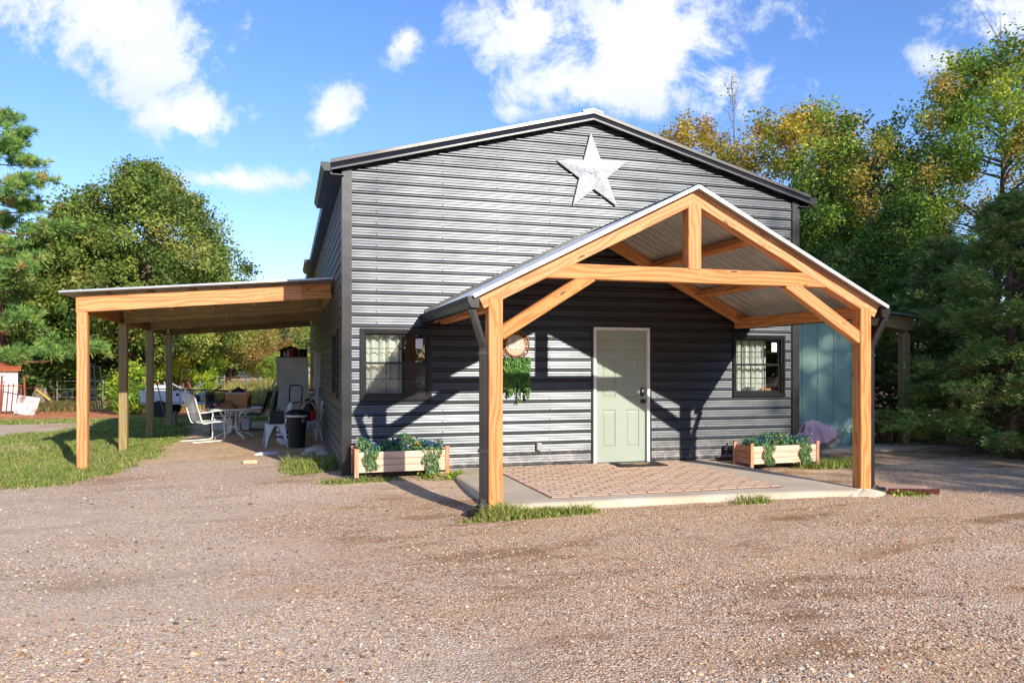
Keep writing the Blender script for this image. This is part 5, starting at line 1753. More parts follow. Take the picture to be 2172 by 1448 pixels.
# hanging greenery
g = np.random.default_rng(44); n = 2300
hp = thing('hanging_greenery', 'trailing green artificial plant hanging below the hello sign', 'plant', (2.425, -.062, 1.56))
s = g.random(n); strand = g.integers(0, 16, n); sx0 = (strand / 15 - .5) * .36 + g.normal(0, .012, n)
ln = .44 + .13 * np.sin(strand * 2.3) + .07 * np.sin(strand * 5.1)
xx = sx0; zz = .02 - s * ln; yy = -.02 - g.random(n) * .07 * (1 - .5 * s)
V, F, C_ = quad_cloud(np.stack([xx, yy, zz], -1), np.stack([g.normal(0, .35, n), g.normal(-.25, .3, n), -np.ones(n)], -1), g.uniform(.035, .06, n), .4, g, [L(104, 160, 72), L(128, 182, 90), L(84, 138, 62), L(150, 192, 116), L(112, 160, 96)])
np_mesh('foliage', V, F, 'leaf', hp, C_)
m = MB()
for k in range(16):
    x = (k / 15 - .5) * .34
    m.tube([(x, -.01, .03), (x + .005, -.035, -.05), (x, -.035, -.40 - .1 * math.sin(k * 2.3))], .0022, 5)
o = m.build('stems', 'bark_brown', hp); o['kind'] = 'stuff'
MB().box(-.19, .19, -.06, .015, .0, .035).build('hanging_basket', 'dark_wood', hp)

# doormat
pm('coir_black', L(44, 38, 34), .95, var=.35, scale=120, bump=.5, bscale=300)
pm('mat_orange', L(206, 150, 50), .9); pm('mat_white', L(196, 192, 182), .9)
mt = thing('doormat', 'dark doormat with white and orange print before the door', 'doormat', (4.22, -.36, .0085), R(-2))
MB().cbox(-.37, .37, -.23, .23, 0, .014, .004).build('mat', 'coir_black', mt)
m = MB()
rg = random.Random(6)
for r_ in range(3):
    x = -.25
    while x < .22:
        w_ = rg.uniform(.012, .03)
        m.box(x, x + w_, .03 + r_ * .055, .065 + r_ * .055 - rg.uniform(0, .012), .0142, .0155); x += w_ + rg.uniform(.008, .018)
o = m.build('white_print', 'mat_white', mt)
m = MB().prism_poly([(-.13, -.06), (-.05, -.09), (.06, -.08), (.14, -.05), (.05, -.02), (-.06, -.03)], .0142, .0156); m.build('orange_print', 'mat_orange', mt)

# curtains inside the left and right windows
def curtain(label, x0, x1, y, z0, z1, ph):
    m = MB().grid(lambda u, v: (x0 + (x1 - x0) * u, y + .03 * math.sin(u * 22 * (x1 - x0) / .4 + ph) * (.6 + .4 * v) + .01 * math.sin(u * 61), z0 + (z1 - z0) * v), 60, 4)
    o = m.build('curtain', 'curtain_cloth', smooth=60, origin=(x0, y, z0)); tag(o, label, 'curtain')
curtain('white gathered curtain inside the left half of the left window', .20, .80, .17, .95, 2.05, 0)
curtain('white curtain inside the left part of the right window', 5.98, 6.32, .19, .9, 2.05, 1)
curtain('white curtain inside the middle of the right window', 6.36, 6.78, .21, .9, 2.05, 2)
for (x, w_, hh, mtn, nm, lb) in ((6.10, .03, .05, 'sticker_paper', 'cup', 'small pale cup at the left end of the right window sill'), (6.21, .04, .055, 'sticker_paper', 'cup', 'pale cup second from left on the right window sill'), (6.45, .08, .085, 'grey_plastic', 'planter_pot', 'grey pot in the middle of the right window sill'), (6.72, .09, .06, 'cardboard', 'small_box', 'small tan box at the right of the right window sill')):
    if nm == 'small_box':
        o = MB().cbox(-w_, w_, -.03, .03, 0, hh, .004).build(nm, mtn)
    else:
        o = MB().lathe([(w_ * .75, 0), (w_, hh), (w_ * .92, hh), (w_ * .7, .01), (0, .01)], 16).build(nm, mtn, smooth=40)
    o.location = (x, .12, WR[2] + .032); tag(o, lb, nm.replace('_', ' ').replace('planter pot', 'pot').replace('small ', ''))
MB().box(WR[0], WR[1], .09, .20, WR[2] + .01, WR[2] + .031).build('window_sill', 'white_paint', house)

# pink blanket over a bucket, feed sack, things by the shed
bk = thing('bucket', 'blue grey plastic bucket under the pink blanket', 'bucket', (8.40, .98, -.03))
MB().lathe([(.13, 0), (.155, .36), (.165, .365), (.165, .38), (.15, .38), (.125, .01), (0, .01)], 22).build('pail', 'blue_grey_plastic', bk, smooth=40)
def blanket(u, v):
    # v 0 hem .. 1 crown: cloth heaped over the bucket, its peak to the left, one side hitched up
    a = u * 6.283
    side = (1 - v ** 2.4) ** .5 if v < 1 else 0.0
    f1 = math.sin(7 * a + .8) + .6 * math.sin(12 * a + 2.1 + 2 * v) + .35 * math.sin(21 * a)
    rr = (.235 + .10 * (1 - v)) * side * (1 + .085 * f1 * (1 - .75 * v))
    hem = .03 + .19 * max(0.0, math.cos(a + .95)) ** 2 + .025 * math.sin(6 * a)
    topz = .52 - .10 * math.cos(a) * (1 - v) * v * 4 * .5
    z = hem + (topz - hem) * v ** .85 + .02 * f1 * v * (1 - v)
    p = Vector((rr * math.cos(a) * 1.22 - .11 * v ** 1.5 + .02, rr * .85 * math.sin(a), z))
    q = mnoise.noise_vector(p * 9.0) * .022 + mnoise.noise_vector(p * 21.0) * .009
    return tuple(p + q)
o = MB().grid(blanket, 96, 22).build('blanket', 'pink_cloth', smooth=70); o.location = (8.38, 1.0, -.02); tag(o, 'pink blanket draped in folds over a bucket by the teal wall', 'blanket')
o = MB().grid(lambda u, v: (.16 * math.cos(u * 6.283) * (1 - v * .8), .10 * math.sin(u * 6.283) * (1 - v * .5), .34 * v + .02 * math.sin(5 * u * 6.283)), 18, 7).build('feed_sack', pm('sack_print', L(190, 196, 180), .6, var=.35, scale=9, dirt=L(150, 140, 50), dirt_amt=.8), smooth=60); o.location = (8.86, 1.22, -.03); tag(o, 'slumped printed feed sack beside the pink blanket', 'sack')
o = MB().lathe([(.05, 0), (.055, .3), (.03, .36), (.03, .42), (0, .42)], 14).build('bottle', 'black_plastic', smooth=40); o.location = (7.62, .55, G(7.6, .5)); tag(o, 'black cylinder standing behind the right planter', 'bottle')
ws = thing('yard_sign', 'small white sign panel among dry weeds beside the shed post', 'sign', (10.38, 1.9, -.05), R(-8))
MB().cbox(-.17, .17, -.008, .008, .36, .62, .003).build('panel', 'white_paint', ws)
for s in (-.12, .12): MB().tube([(s, .012, -.05), (s, .012, .5)], .006, 6).build('stake', 'black_metal', ws)

# ------------------------------------------------------------------ trees
SHAPE = {
    'round': lambda t: np.sqrt(np.clip(1 - (2 * t - 1) ** 2, 0, 1)) * (1 - .12 * t),
    'oak': lambda t: np.clip(np.sin(np.pi * np.clip(t * .86 + .14, 0, 1)) ** .62, 0, 1) * (1.05 - .42 * t),
    'cone': lambda t: (1 - t) ** .8 * np.clip(t * 9 + .35, 0, 1),
    'vase': lambda t: .45 + .75 * np.sin(np.pi * np.clip(t, 0, 1) * .8) * (1 - .35 * t) - .25 * t,
}

def tree_parts(h, z0, z1, rad, shape, nclump, nleaf, lsize, tints, seed, rc=.55, trunk_r=.16, sparse=0.0, lean=(0, 0), limbs=26, aspect=.62, flat=.75, up=.25, twig=True):
    g = np.random.default_rng(seed)
    t = g.random(nclump) ** .9
    prof = SHAPE[shape](t)
    ang = g.uniform(0, 2 * np.pi, nclump)
    lob = 1 + .16 * np.sin(3 * ang + seed) + .12 * np.sin(5 * ang + 2.1 * seed + 4 * t) + .10 * g.standard_normal(nclump)
    rr = rad * prof * lob * np.sqrt(g.uniform(.18, 1, nclump))
    cx_ = rr * np.cos(ang) + lean[0] * t; cy_ = rr * np.sin(ang) + lean[1] * t
    cz_ = z0 + (z1 - z0) * t + g.normal(0, .08 * (z1 - z0) / 5, nclump)
    cen = np.stack([cx_, cy_, cz_], -1)
    csz = rc * g.uniform(.6, 1.25, nclump)
    ci = g.integers(0, nclump, nleaf)
    NT_ = 7
    td = g.standard_normal((nclump, NT_, 3))
    td[:, :, :2] += .7 * (cen[:, :2] / (np.linalg.norm(cen[:, :2], axis=1, keepdims=True) + .3))[:, None, :]
    td[:, :, 2] = td[:, :, 2] * flat + .35
    td /= np.linalg.norm(td, axis=2, keepdims=True)
    ti = g.integers(0, NT_, nleaf)
    tl_ = g.uniform(.5, 1.5, (nclump, NT_))
    s_ = g.random(nleaf) ** .8
    reach = (s_ * tl_[ci, ti] * csz[ci])[:, None]
    pos = cen[ci] + td[ci, ti] * reach + g.standard_normal((nleaf, 3)) * (.10 + .13 * csz[ci] * (1 - .5 * s_))[:, None]
    pos[:, 2] -= .10 * reach[:, 0] ** 2
    ax = g.standard_normal((nleaf, 3)); ax[:, 2] = ax[:, 2] * .6 - up
    sz = lsize * g.uniform(.6, 1.35, nleaf)
    tt = np.asarray(tints); wt = g.dirichlet(np.ones(len(tt)) * .9, nclump)
    cc = tt[np.array([g.choice(len(tt), p=.55 * w_ + .45 / len(tt)) for w_ in wt])][ci] if nclump < 3000 else tt[g.integers(0, len(tt), nclump)][ci]
    V, F, _ = quad_cloud(pos, ax, sz, aspect, g, [(1, 1, 1)])
    cc = cc * g.uniform(.72, 1.22, (nleaf, 1))
    # trunk with limbs
    mb = MB()
    top = z1 - .12 * (z1 - z0)
    path = []
    nseg = 9
    for i in range(nseg + 1):
        u = i / nseg
        path.append((lean[0] * u * .7 + .10 * trunk_r * 5 * math.sin(u * 5 + seed) * u, lean[1] * u * .7 + .08 * trunk_r * 5 * math.sin(u * 4 + 2 * seed) * u, -.1 + (top + .1) * u))
    rad_ = [trunk_r * (1.35 if i == 0 else 1.0) * (1 - .88 * (i / nseg)) + .01 for i in range(nseg + 1)]
    mb.tube(path, rad_, 9)
    pv = np.array(path)
    order = g.permutation(nclump)[:limbs]
    for k in order:
        c = cen[k]
        hz0 = max(z0 * .75, min(c[2] - .35 * np.hypot(c[0], c[1]) - .2, top * .92))
        u = np.clip((hz0 + .1) / (top + .1), 0.05, .97)
        i = u * nseg; i0 = int(i); fr = i - i0
        b = pv[i0] * (1 - fr) + pv[min(i0 + 1, nseg)] * fr
        mid = (b + c) / 2 + np.array([0, 0, .12 * np.linalg.norm(c - b) * .6]) + g.normal(0, .06, 3)
        q = b * .6 + mid * .4 
        r0 = trunk_r * .42 * (1 - .6 * u) + .008
        pts = crom([tuple(b), tuple(q), tuple(mid), tuple(c)], 3)
        mb.tube(pts, [r0 * (1 - .85 * j / (len(pts) - 1)) + .004 for j in range(len(pts))], 6)
        if twig:
            for _ in range(2):
                e = c + g.normal(0, rc * .8, 3)
                mb.tube([tuple(mid * .4 + c * .6), tuple((c + e) / 2 + g.normal(0, .05, 3)), tuple(e)], [.012, .008, .003], 5)
    return V, F, cc, mb

TREE_MESH = {}
def plant_tree(name, label, x, y, group, mat='leaf', bark='bark_brown', cat='tree', rz=0.0, sc=1.0, key=None, z=None, **k):
    zz = G(x, y) if z is None else z
    t = thing(name, label, cat, (x, y, zz), rz, group)
    t.scale = (sc, sc, sc)
    if key and key in TREE_MESH:
        for nm, me in TREE_MESH[key]:
            o = bpy.data.objects.new(nm, me); link(o, t)
        return t
    V, F, C_, mb = tree_parts(**k)
    a = mb.build('trunk', bark, t, smooth=50)
    b = np_mesh('crown', V, F, mat, t, C_)
    if key: TREE_MESH[key] = [('trunk', a.data), ('crown', b.data)]
    return t

OAK = [L(86, 107, 45), L(106, 124, 54), L(70, 90, 41), L(122, 134, 63), L(96, 111, 54), L(136, 134, 68)]
MIDG = [L(90, 118, 46), L(112, 138, 56), L(76, 102, 42), L(130, 146, 66), L(148, 148, 62)]
DARKG = [L(66, 84, 38), L(84, 102, 46), L(54, 72, 34), L(98, 110, 54)]
YEL = [L(156, 140, 48), L(172, 148, 50), L(136, 130, 46), L(182, 158, 62), L(122, 124, 46), L(164, 128, 48)]
BRN = [L(144, 124, 60), L(158, 132, 60), L(128, 116, 54), L(138, 104, 60)]
LOOSE = [L(96, 124, 44), L(126, 146, 56), L(80, 108, 40), L(150, 152, 66), L(146, 124, 62)]
CED = [L(76, 100, 48), L(96, 120, 58), L(58, 82, 40), L(112, 130, 66), L(86, 106, 46), L(108, 94, 56)]
JUN = [L(136, 140, 66), L(156, 150, 72), L(118, 122, 58), L(160, 138, 78), L(150, 118, 72)]
LIME = [L(150, 172, 52), L(172, 184, 62), L(128, 156, 48)]

def gain(t_, k):
    return [tuple(min(.9, c * k) for c in q) for q in t_]
OAK = gain(OAK, 1.5); MIDG = gain(MIDG, 1.6); DARKG = gain(DARKG, 1.7); YEL = gain(YEL, 1.35); BRN = gain(BRN, 1.4)
LOOSE = gain(LOOSE, 1.6); CED = gain(CED, 2.0); JUN = gain(JUN, 1.35); LIME = gain(LIME, 1.25)
WOOD = 'wood behind the lawn'
#OAK
plant_tree('oak_tree', 'large round crowned oak rising behind the carport roof', -6.35, 24.5, 'trees left of the house', h=10, z0=2.1, z1=9.7, rad=4.7, shape='oak', nclump=430, nleaf=105000, lsize=.13, tints=OAK, seed=5, rc=.62, trunk_r=.26, limbs=44)
# pine: tufts of needles on level branches
def pine(label, x, y, h, seed, rad=2.7, z0=2.0, ntuft=420):
    g = np.random.default_rng(seed)
    t = thing('pine_tree', label, 'tree', (x, y, G(x, y)), 0, 'trees left of the house')
    mb = MB()
    path = [(.15 * math.sin(i * .7), .1 * math.sin(i), h * i / 8) for i in range(9)]
    mb.tube(path, [.24 * (1 - .85 * i / 8) + .02 for i in range(9)], 9)
    cs = []; dirs = []
    nb = 46
    for k in range(nb):
        u = k / nb
        zb = z0 + (h - z0) * u; a = k * 2.4 + g.normal(0, .3)
        R_ = rad * (1 - u) ** .65 * g.uniform(.55, 1.15) + .25
        e = np.array([R_ * math.cos(a), R_ * math.sin(a), zb + .25 * R_ * g.uniform(-.4, 1.0)])
        b = np.array([0, 0, zb - .1])
        mid = (b + e) / 2 + np.array([0, 0, -.08 * R_])
        pts = crom([tuple(b), tuple(mid), tuple(e)], 4)
        mb.tube(pts, [.05 * (1 - .8 * j / (len(pts) - 1)) * (1.2 - u) + .008 for j in range(len(pts))], 6)
        m = max(3, int(ntuft / nb * (.5 + R_ / rad)))
        s = g.uniform(.45, 1.05, m)
        c = b + (e - b) * s[:, None] + g.normal(0, .22, (m, 3)) * np.array([1, 1, .6])
        cs.append(c); d = np.tile((e - b) / np.linalg.norm(e - b), (m, 1)); d[:, 2] += .7; dirs.append(d)
    cs = np.concatenate(cs); dirs = np.concatenate(dirs)
    per = 54
    ci = np.repeat(np.arange(len(cs)), per); N = len(ci)
    ax = dirs[ci] * .8 + g.normal(0, .75, (N, 3)); ax /= np.linalg.norm(ax, axis=1, keepdims=True)
    ln = g.uniform(.22, .36, N)
    pos = cs[ci] + ax * (ln * .5)[:, None]
    V, F, _ = quad_cloud(pos, ax, ln, .07, g, [(1, 1, 1)])
    pal = 1.6 * np.array([L(92, 124, 62), L(112, 142, 72), L(76, 104, 54), L(132, 148, 80), L(150, 132, 80)])
    cl = pal[g.choice(5, len(cs), p=[.3, .26, .24, .13, .07])][ci] * g.uniform(.75, 1.2, (N, 1))
    mb.build('trunk', 'bark_pine', t, smooth=50)
    np_mesh('crown', V, F, 'needle', t, cl)
    return t
pine('tall pine tree at the left edge of the view', -11.45, 22.9, 11.5, 3, rad=3.6, z0=.8, ntuft=2200)
plant_tree('broadleaf_tree', 'mid green tree standing between the pine and the oak', -9.85, 24.6, WOOD, seed=24, tints=MIDG + DARKG[:2], h=7, z0=.8, z1=6.6, rad=2.2, shape='oak', nclump=160, nleaf=34000, lsize=.12, rc=.5, trunk_r=.13, limbs=24, twig=False)
pine('pine tree half out of view beyond the tall pine', -15.4, 27.6, 10.4, 4, ntuft=360)

kw = dict(h=8, z0=.7, z1=7.6, rad=3.0, shape='oak', nclump=170, nleaf=34000, lsize=.155, rc=.62, trunk_r=.16, limbs=18, twig=False)
und = dict(h=4, z0=.25, z1=3.6, rad=1.9, shape='round', nclump=80, nleaf=14000, lsize=.125, rc=.45, trunk_r=.07, limbs=14, twig=False)
plant_tree('broadleaf_tree', 'dark green tree filling the gap between pine and oak', -9.3, 26.0, WOOD, key='wa', sc=1.08, seed=21, tints=DARKG, **kw)
plant_tree('broadleaf_tree', 'mid green tree beyond the rusty shed', -14.6, 34.0, WOOD, key='wb', seed=22, tints=MIDG, **kw)
plant_tree('broadleaf_tree', 'green tree seen between the second and third carport posts', -5.9, 28.2, WOOD, seed=23, tints=MIDG + [L(196, 170, 44)], **{**kw, 'z1': 6.0, 'rad': 2.2})
plant_tree('broadleaf_tree', 'darker tree behind the oak trunk', -8.2, 36.5, WOOD, key='wa', rz=1.7)
plant_tree('broadleaf_tree', 'green tree behind the pine trunk', -18.5, 37, WOOD, key='wb', rz=2.2, sc=1.15)
plant_tree('broadleaf_tree', 'tree in the wood left of the oak, far back', -12.3, 40, WOOD, key='wb', rz=4.0, sc=1.05)
plant_tree('broadleaf_tree', 'far dark tree right of the oak above the trailer', -5.2, 39.0, WOOD, key='wa', rz=3.0, sc=.80)
plant_tree('broadleaf_tree', 'far dark tree at the left end of the wood', -23, 40, WOOD, key='wa', rz=5.0, sc=1.2)
plant_tree('broadleaf_tree', 'distant low green tree beside the freezer top', -1.4, 52, WOOD, key='wb', rz=.6, sc=.62)
plant_tree('broadleaf_tree', 'distant low tree behind the freezer', .9, 60, WOOD, key='wb', rz=.9, sc=.62)
plant_tree('broadleaf_tree', 'distant dark tree behind the olive juniper', -4.6, 52, WOOD, key='wa', rz=.2, sc=.85)
# olive juniper with a bare pale trunk
plant_tree('juniper_tree', 'olive brown juniper with a bare trunk beyond the cardboard box', -3.75, 33.0, WOOD, bark='bark_pine', h=4.6, z0=1.55, z1=4.4, rad=2.5, shape='round', nclump=130, nleaf=26000, lsize=.10, tints=JUN, seed=31, rc=.42, trunk_r=.17, limbs=24, twig=False)
plant_tree('juniper_tree', 'reddish brown juniper to the left of the freezer', -1.9, 38.0, WOOD, bark='bark_pine', h=4.6, z0=.5, z1=4.2, rad=2.1, shape='round', nclump=100, nleaf=18000, lsize=.11, tints=JUN + [L(164, 110, 76), L(170, 120, 80)], seed=32, rc=.42, trunk_r=.12, limbs=18, twig=False)
# understory
plant_tree('sapling', 'yellow green sapling behind the stump', -10.6, 27.5, WOOD, key='ua', seed=41, tints=LIME + [L(186, 176, 70)], **und)
plant_tree('sapling', 'bright green sapling between the first two carport posts', -8.4, 29.5, WOOD, key='ub', seed=42, tints=MIDG, **und)
plant_tree('sapling', 'green sapling behind the leaning black gates', -7.2, 26.5, WOOD, key='ub', rz=1.2, sc=.8)
plant_tree('sapling', 'lime sapling behind the trailer', -4.9, 26.0, WOOD, key='ua', rz=2.4, sc=.72)
plant_tree('sapling', 'low green sapling right of the tall trailer ladder', -4.9, 30.5, WOOD, key='ub', rz=3.1, sc=.55)
plant_tree('sapling', 'shaded sapling behind the shed', -12.6, 25.8, WOOD, key='ub', rz=4.4, sc=.9)
plant_tree('sapling', 'sapling at the foot of the far wood by the white pole', -1.4, 35.0, WOOD, key='ub', rz=.5, sc=.5)
plant_tree('leafy_bush', 'bright green leafy bush at the third carport post', -5.75, 17.6, None, cat='bush', h=1.5, z0=.08, z1=1.55, rad=.62, shape='round', nclump=38, nleaf=3800, lsize=.10, tints=LIME + MIDG[:2], seed=43, rc=.22, trunk_r=.03, limbs=14, twig=False)
plant_tree('oak_sprig', 'sparse oak branch tree leaning in beside the house wall', .6, 22.5, None, h=4, z0=2.0, z1=4.1, rad=1.5, shape='round', nclump=22, nleaf=1300, lsize=.16, tints=DARKG, seed=44, rc=.35, trunk_r=.06, limbs=20)

# right side
RT_ = 'trees right of the house'
plant_tree('maple_tree', 'golden yellow autumn tree rising behind the right roof edge', 14.6, 9.9, RT_, bark='bark_grey', h=9.6, z0=1.2, z1=9.4, rad=3.6, shape='round', nclump=260, nleaf=60000, lsize=.105, tints=YEL, seed=51, rc=.5, trunk_r=.15, limbs=50)
plant_tree('maple_tree', 'brownish gold autumn tree behind the house ridge', 13.0, 13.6, RT_, bark='bark_grey', h=10.0, z0=2.0, z1=10.1, rad=3.3, shape='round', nclump=200, nleaf=32000, lsize=.105, tints=BRN + YEL[:2], seed=52, rc=.42, trunk_r=.12, limbs=50)
plant_tree('maple_tree', 'olive gold autumn tree between the yellow tree and tall loose tree', 17.4, 10.6, RT_, bark='bark_grey', h=8.4, z0=.8, z1=8.2, rad=2.5, shape='oak', nclump=150, nleaf=32000, lsize=.105, tints=YEL[2:5] + LOOSE[:3], seed=53, rc=.48, trunk_r=.13, limbs=36)
plant_tree('elm_tree', 'tall loose leaved green tree at the upper right', 15.9, 4.0, RT_, bark='bark_grey', h=9.4, z0=1.6, z1=9.1, rad=2.7, shape='vase', nclump=300, nleaf=66000, lsize=.088, tints=LOOSE, seed=54, rc=.42, trunk_r=.14, limbs=90, lean=(.4, 0))
plant_tree('elm_tree', 'loose green tree left of the tallest one on the right', 13.9, 5.9, RT_, bark='bark_grey', h=8.2, z0=1.0, z1=7.9, rad=2.3, shape='vase', nclump=180, nleaf=40000, lsize=.088, tints=LOOSE + DARKG[:1], seed=55, rc=.42, trunk_r=.12, limbs=70)
plant_tree('elm_tree', 'green tree just beyond the right wall corner', 12.1, 6.0, RT_, bark='bark_grey', h=6.2, z0=.5, z1=6.2, rad=1.9, shape='oak', nclump=150, nleaf=36000, lsize=.082, tints=LOOSE[:3] + DARKG, seed=56, rc=.40, trunk_r=.1, limbs=40)
plant_tree('elm_tree', 'green tree behind the porch roof at the right', 13.0, 3.6, RT_, bark='bark_grey', h=5.6, z0=.4, z1=5.3, rad=1.7, shape='oak', nclump=140, nleaf=34000, lsize=.078, tints=LOOSE[:3] + DARKG[:3], seed=57, rc=.38, trunk_r=.09, limbs=40)
plant_tree('elm_tree', 'shaded tree behind the cedars at the right edge', 17.0, .8, RT_, bark='bark_grey', h=7, z0=.5, z1=7.0, rad=2.4, shape='oak', nclump=150, nleaf=30000, lsize=.10, tints=DARKG + LOOSE[:2], seed=58, rc=.45, trunk_r=.12, limbs=40)
# bare sapling above the ridge
def bare(label, x, y, h, seed):
    rg = random.Random(seed)
    t = thing('bare_tree', label, 'tree', (x, y, G(x, y)), 0, RT_)
    mb = MB(); tips = []
    path = [(.05 * math.sin(i), .04 * math.sin(2 * i), h * i / 10) for i in range(11)]
    mb.tube(path, [.07 * (1 - i / 10.5) + .006 for i in range(11)], 7)
    for k in range(34):
        u = rg.uniform(.35, .97); b = Vector((0, 0, h * u)); a = rg.uniform(0, 6.28); l_ = (1.05 - u) * 2.2 + .25
        e = b + Vector((math.cos(a) * .38 * l_, math.sin(a) * .38 * l_, l_ * .75))
        mb.tube([b, (b + e) / 2 + Vector((0, 0, -.05)), e], [.02 * (1.1 - u) + .006, .008, .003], 5)
        for _ in range(3):
            c = b.lerp(e, rg.uniform(.4, .9)); q = c + Vector((rg.uniform(-.2, .2), rg.uniform(-.2, .2), rg.uniform(.1, .35)))
            mb.tube([c, q], [.005, .002], 4); tips.append(q)
    mb.build('trunk', 'bark_grey', t, smooth=50)
    g = np.random.default_rng(seed); tp = np.array(tips)
    V, F, C_ = quad_cloud(np.repeat(tp, 2, 0) + g.normal(0, .05, (len(tp) * 2, 3)), g.standard_normal((len(tp) * 2, 3)), np.full(len(tp) * 2, .09), .6, g, BRN)
    np_mesh('crown', V, F, 'leaf', t, C_)
bare('thin nearly bare tree standing above the right roof slope', 13.2, 11.2, 10.9, 61)

# cedars: plumes of fine scale leaves, drooping outwards
def cedar(label, x, y, h, rad, seed, nspray=2600, per=34, z0=.15, tints=CED, key=None, rz=0, sc=1.0, lw=.16):
    t = thing('cedar_tree', label, 'tree', (x, y, G(x, y)), rz, RT_)
    t.scale = (sc, sc, sc)
    if key and key in TREE_MESH:
        for nm, me in TREE_MESH[key]:
            link(bpy.data.objects.new(nm, me), t)
        return t
    g = np.random.default_rng(seed)
    nb = 150
    ub = np.sort(g.random(nb) ** 1.1); ab = g.uniform(0, 6.283, nb)
    eb = rad * ((1 - ub) ** .75 * np.clip(ub * 8 + .6, 0, 1) + .05) * g.uniform(.62, 1.2, nb)
    rise = g.uniform(.05, .75, nb)
    bi = g.integers(0, nb, nspray)
    q = g.uniform(.35, 1.0, nspray) ** .7
    ang = ab[bi] + g.normal(0, .13, nspray) / np.clip(q * eb[bi], .25, 3)
    u = ub[bi]
    rr = eb[bi] * q
    zz_ = z0 + (h - z0) * u + rise[bi] * rr * .55 - .10 * rr ** 2 + g.normal(0, .05, nspray)
    cen = np.stack([rr * np.cos(ang), rr * np.sin(ang), np.maximum(zz_, .1)], -1)
    d = np.stack([np.cos(ang), np.sin(ang), g.normal(.25, .35, nspray)], -1); d /= np.linalg.norm(d, axis=1, keepdims=True)
    sl = g.uniform(.22, .50, nspray) * (1 - .35 * u)
    ci = np.repeat(np.arange(nspray), per); N = len(ci)
    s = g.random(N)
    side = np.cross(d, np.array([0, 0, 1.0])); side /= np.linalg.norm(side, axis=1, keepdims=True) + 1e-9
    br = (g.uniform(-1, 1, N) * (1 - s) * .42 * sl[ci])
    pos = cen[ci] + d[ci] * (s * sl[ci])[:, None] + side[ci] * br[:, None] + g.normal(0, .022, (N, 3))
    pos[:, 2] -= .22 * s ** 2 * sl[ci]
    ax = d[ci] + side[ci] * (np.sign(br) * .8)[:, None] + g.normal(0, .3, (N, 3)); ax[:, 2] += .15
    V, F, _ = quad_cloud(pos, ax, g.uniform(.05, .10, N), lw, g, [(1, 1, 1)])
    tt = np.asarray(tints); cc = tt[g.integers(0, len(tt), nspray)][ci] * g.uniform(.7, 1.25, (N, 1))
    mb = MB()
    mb.tube([(.03 * math.sin(i), .03 * math.cos(i), -.05 + h * .96 * i / 8) for i in range(9)], [.13 * (1 - .9 * i / 8) + .008 for i in range(9)], 8)
    for k in range(150):
        i = int(g.integers(0, nspray)); c = cen[i]
        b = (0, 0, max(.1, c[2] - .25 * rr[i] - .05))
        mb.tube([b, tuple((np.array(b) + c) / 2 + np.array([0, 0, -.04])), tuple(c)], [.018, .011, .004], 5)
    a = mb.build('trunk', 'bark_brown', t, smooth=50); b = np_mesh('crown', V, F, 'needle', t, cc)
    if key: TREE_MESH[key] = [('trunk', a.data), ('crown', b.data)]
    return t
cedar('big feathery cedar at the right edge beside the gravel', 11.35, -.35, 4.5, 1.75, 71, nspray=3600, per=40)
cedar('dark cedar behind the shed post', 12.3, 2.1, 4.2, 1.6, 72, nspray=3000, key='c2')
cedar('cedar between the big cedar and the shed post', 12.75, .75, 4.4, 1.6, 72, key='c2', rz=1.9, sc=1.05)
cedar('cedar at the far right, half out of the picture', 13.4, -1.7, 5.0, 1.9, 72, key='c2', rz=4.0, sc=1.3)
cedar('cedar behind the teal shed', 11.9, 4.4, 4.4, 1.5, 72, key='c2', rz=3.1)
# the tall tree out of view whose shade falls over the right of the yard
plant_tree('shade_tree', 'tall tree outside the view shading the right of the yard', 18.7, -25.0, None, bark='bark_grey', h=19, z0=2.0, z1=19.0, rad=5.3, shape='round', nclump=240, nleaf=19000, lsize=.30, tints=OAK, seed=81, rc=.95, trunk_r=.34, limbs=40)
plant_tree('shade_tree', 'lower tree outside the view beside the tall shade tree', 23.0, -18.0, None, bark='bark_grey', key='wb', rz=.3, sc=1.7)

for (x, y, kk, sc_, rz_) in ((-26, -44, 'wa', 1.5, 0), (-17, -48, 'wb', 1.4, 1), (-8, -46, 'wa', 1.35, 2), (1, -50, 'wb', 1.6, 3), (10, -47, 'wa', 1.5, 4), (19, -50, 'wb', 1.7, 5), (28, -46, 'wa', 1.7, 2.5), (36, -40, 'wb', 1.7, .5), (30, -28, 'wa', 1.5, 1.5)):
    plant_tree('roadside_tree', 'tree across the road behind the viewpoint', x, y, 'trees across the road behind the viewpoint', key=kk, rz=rz_, sc=sc_)
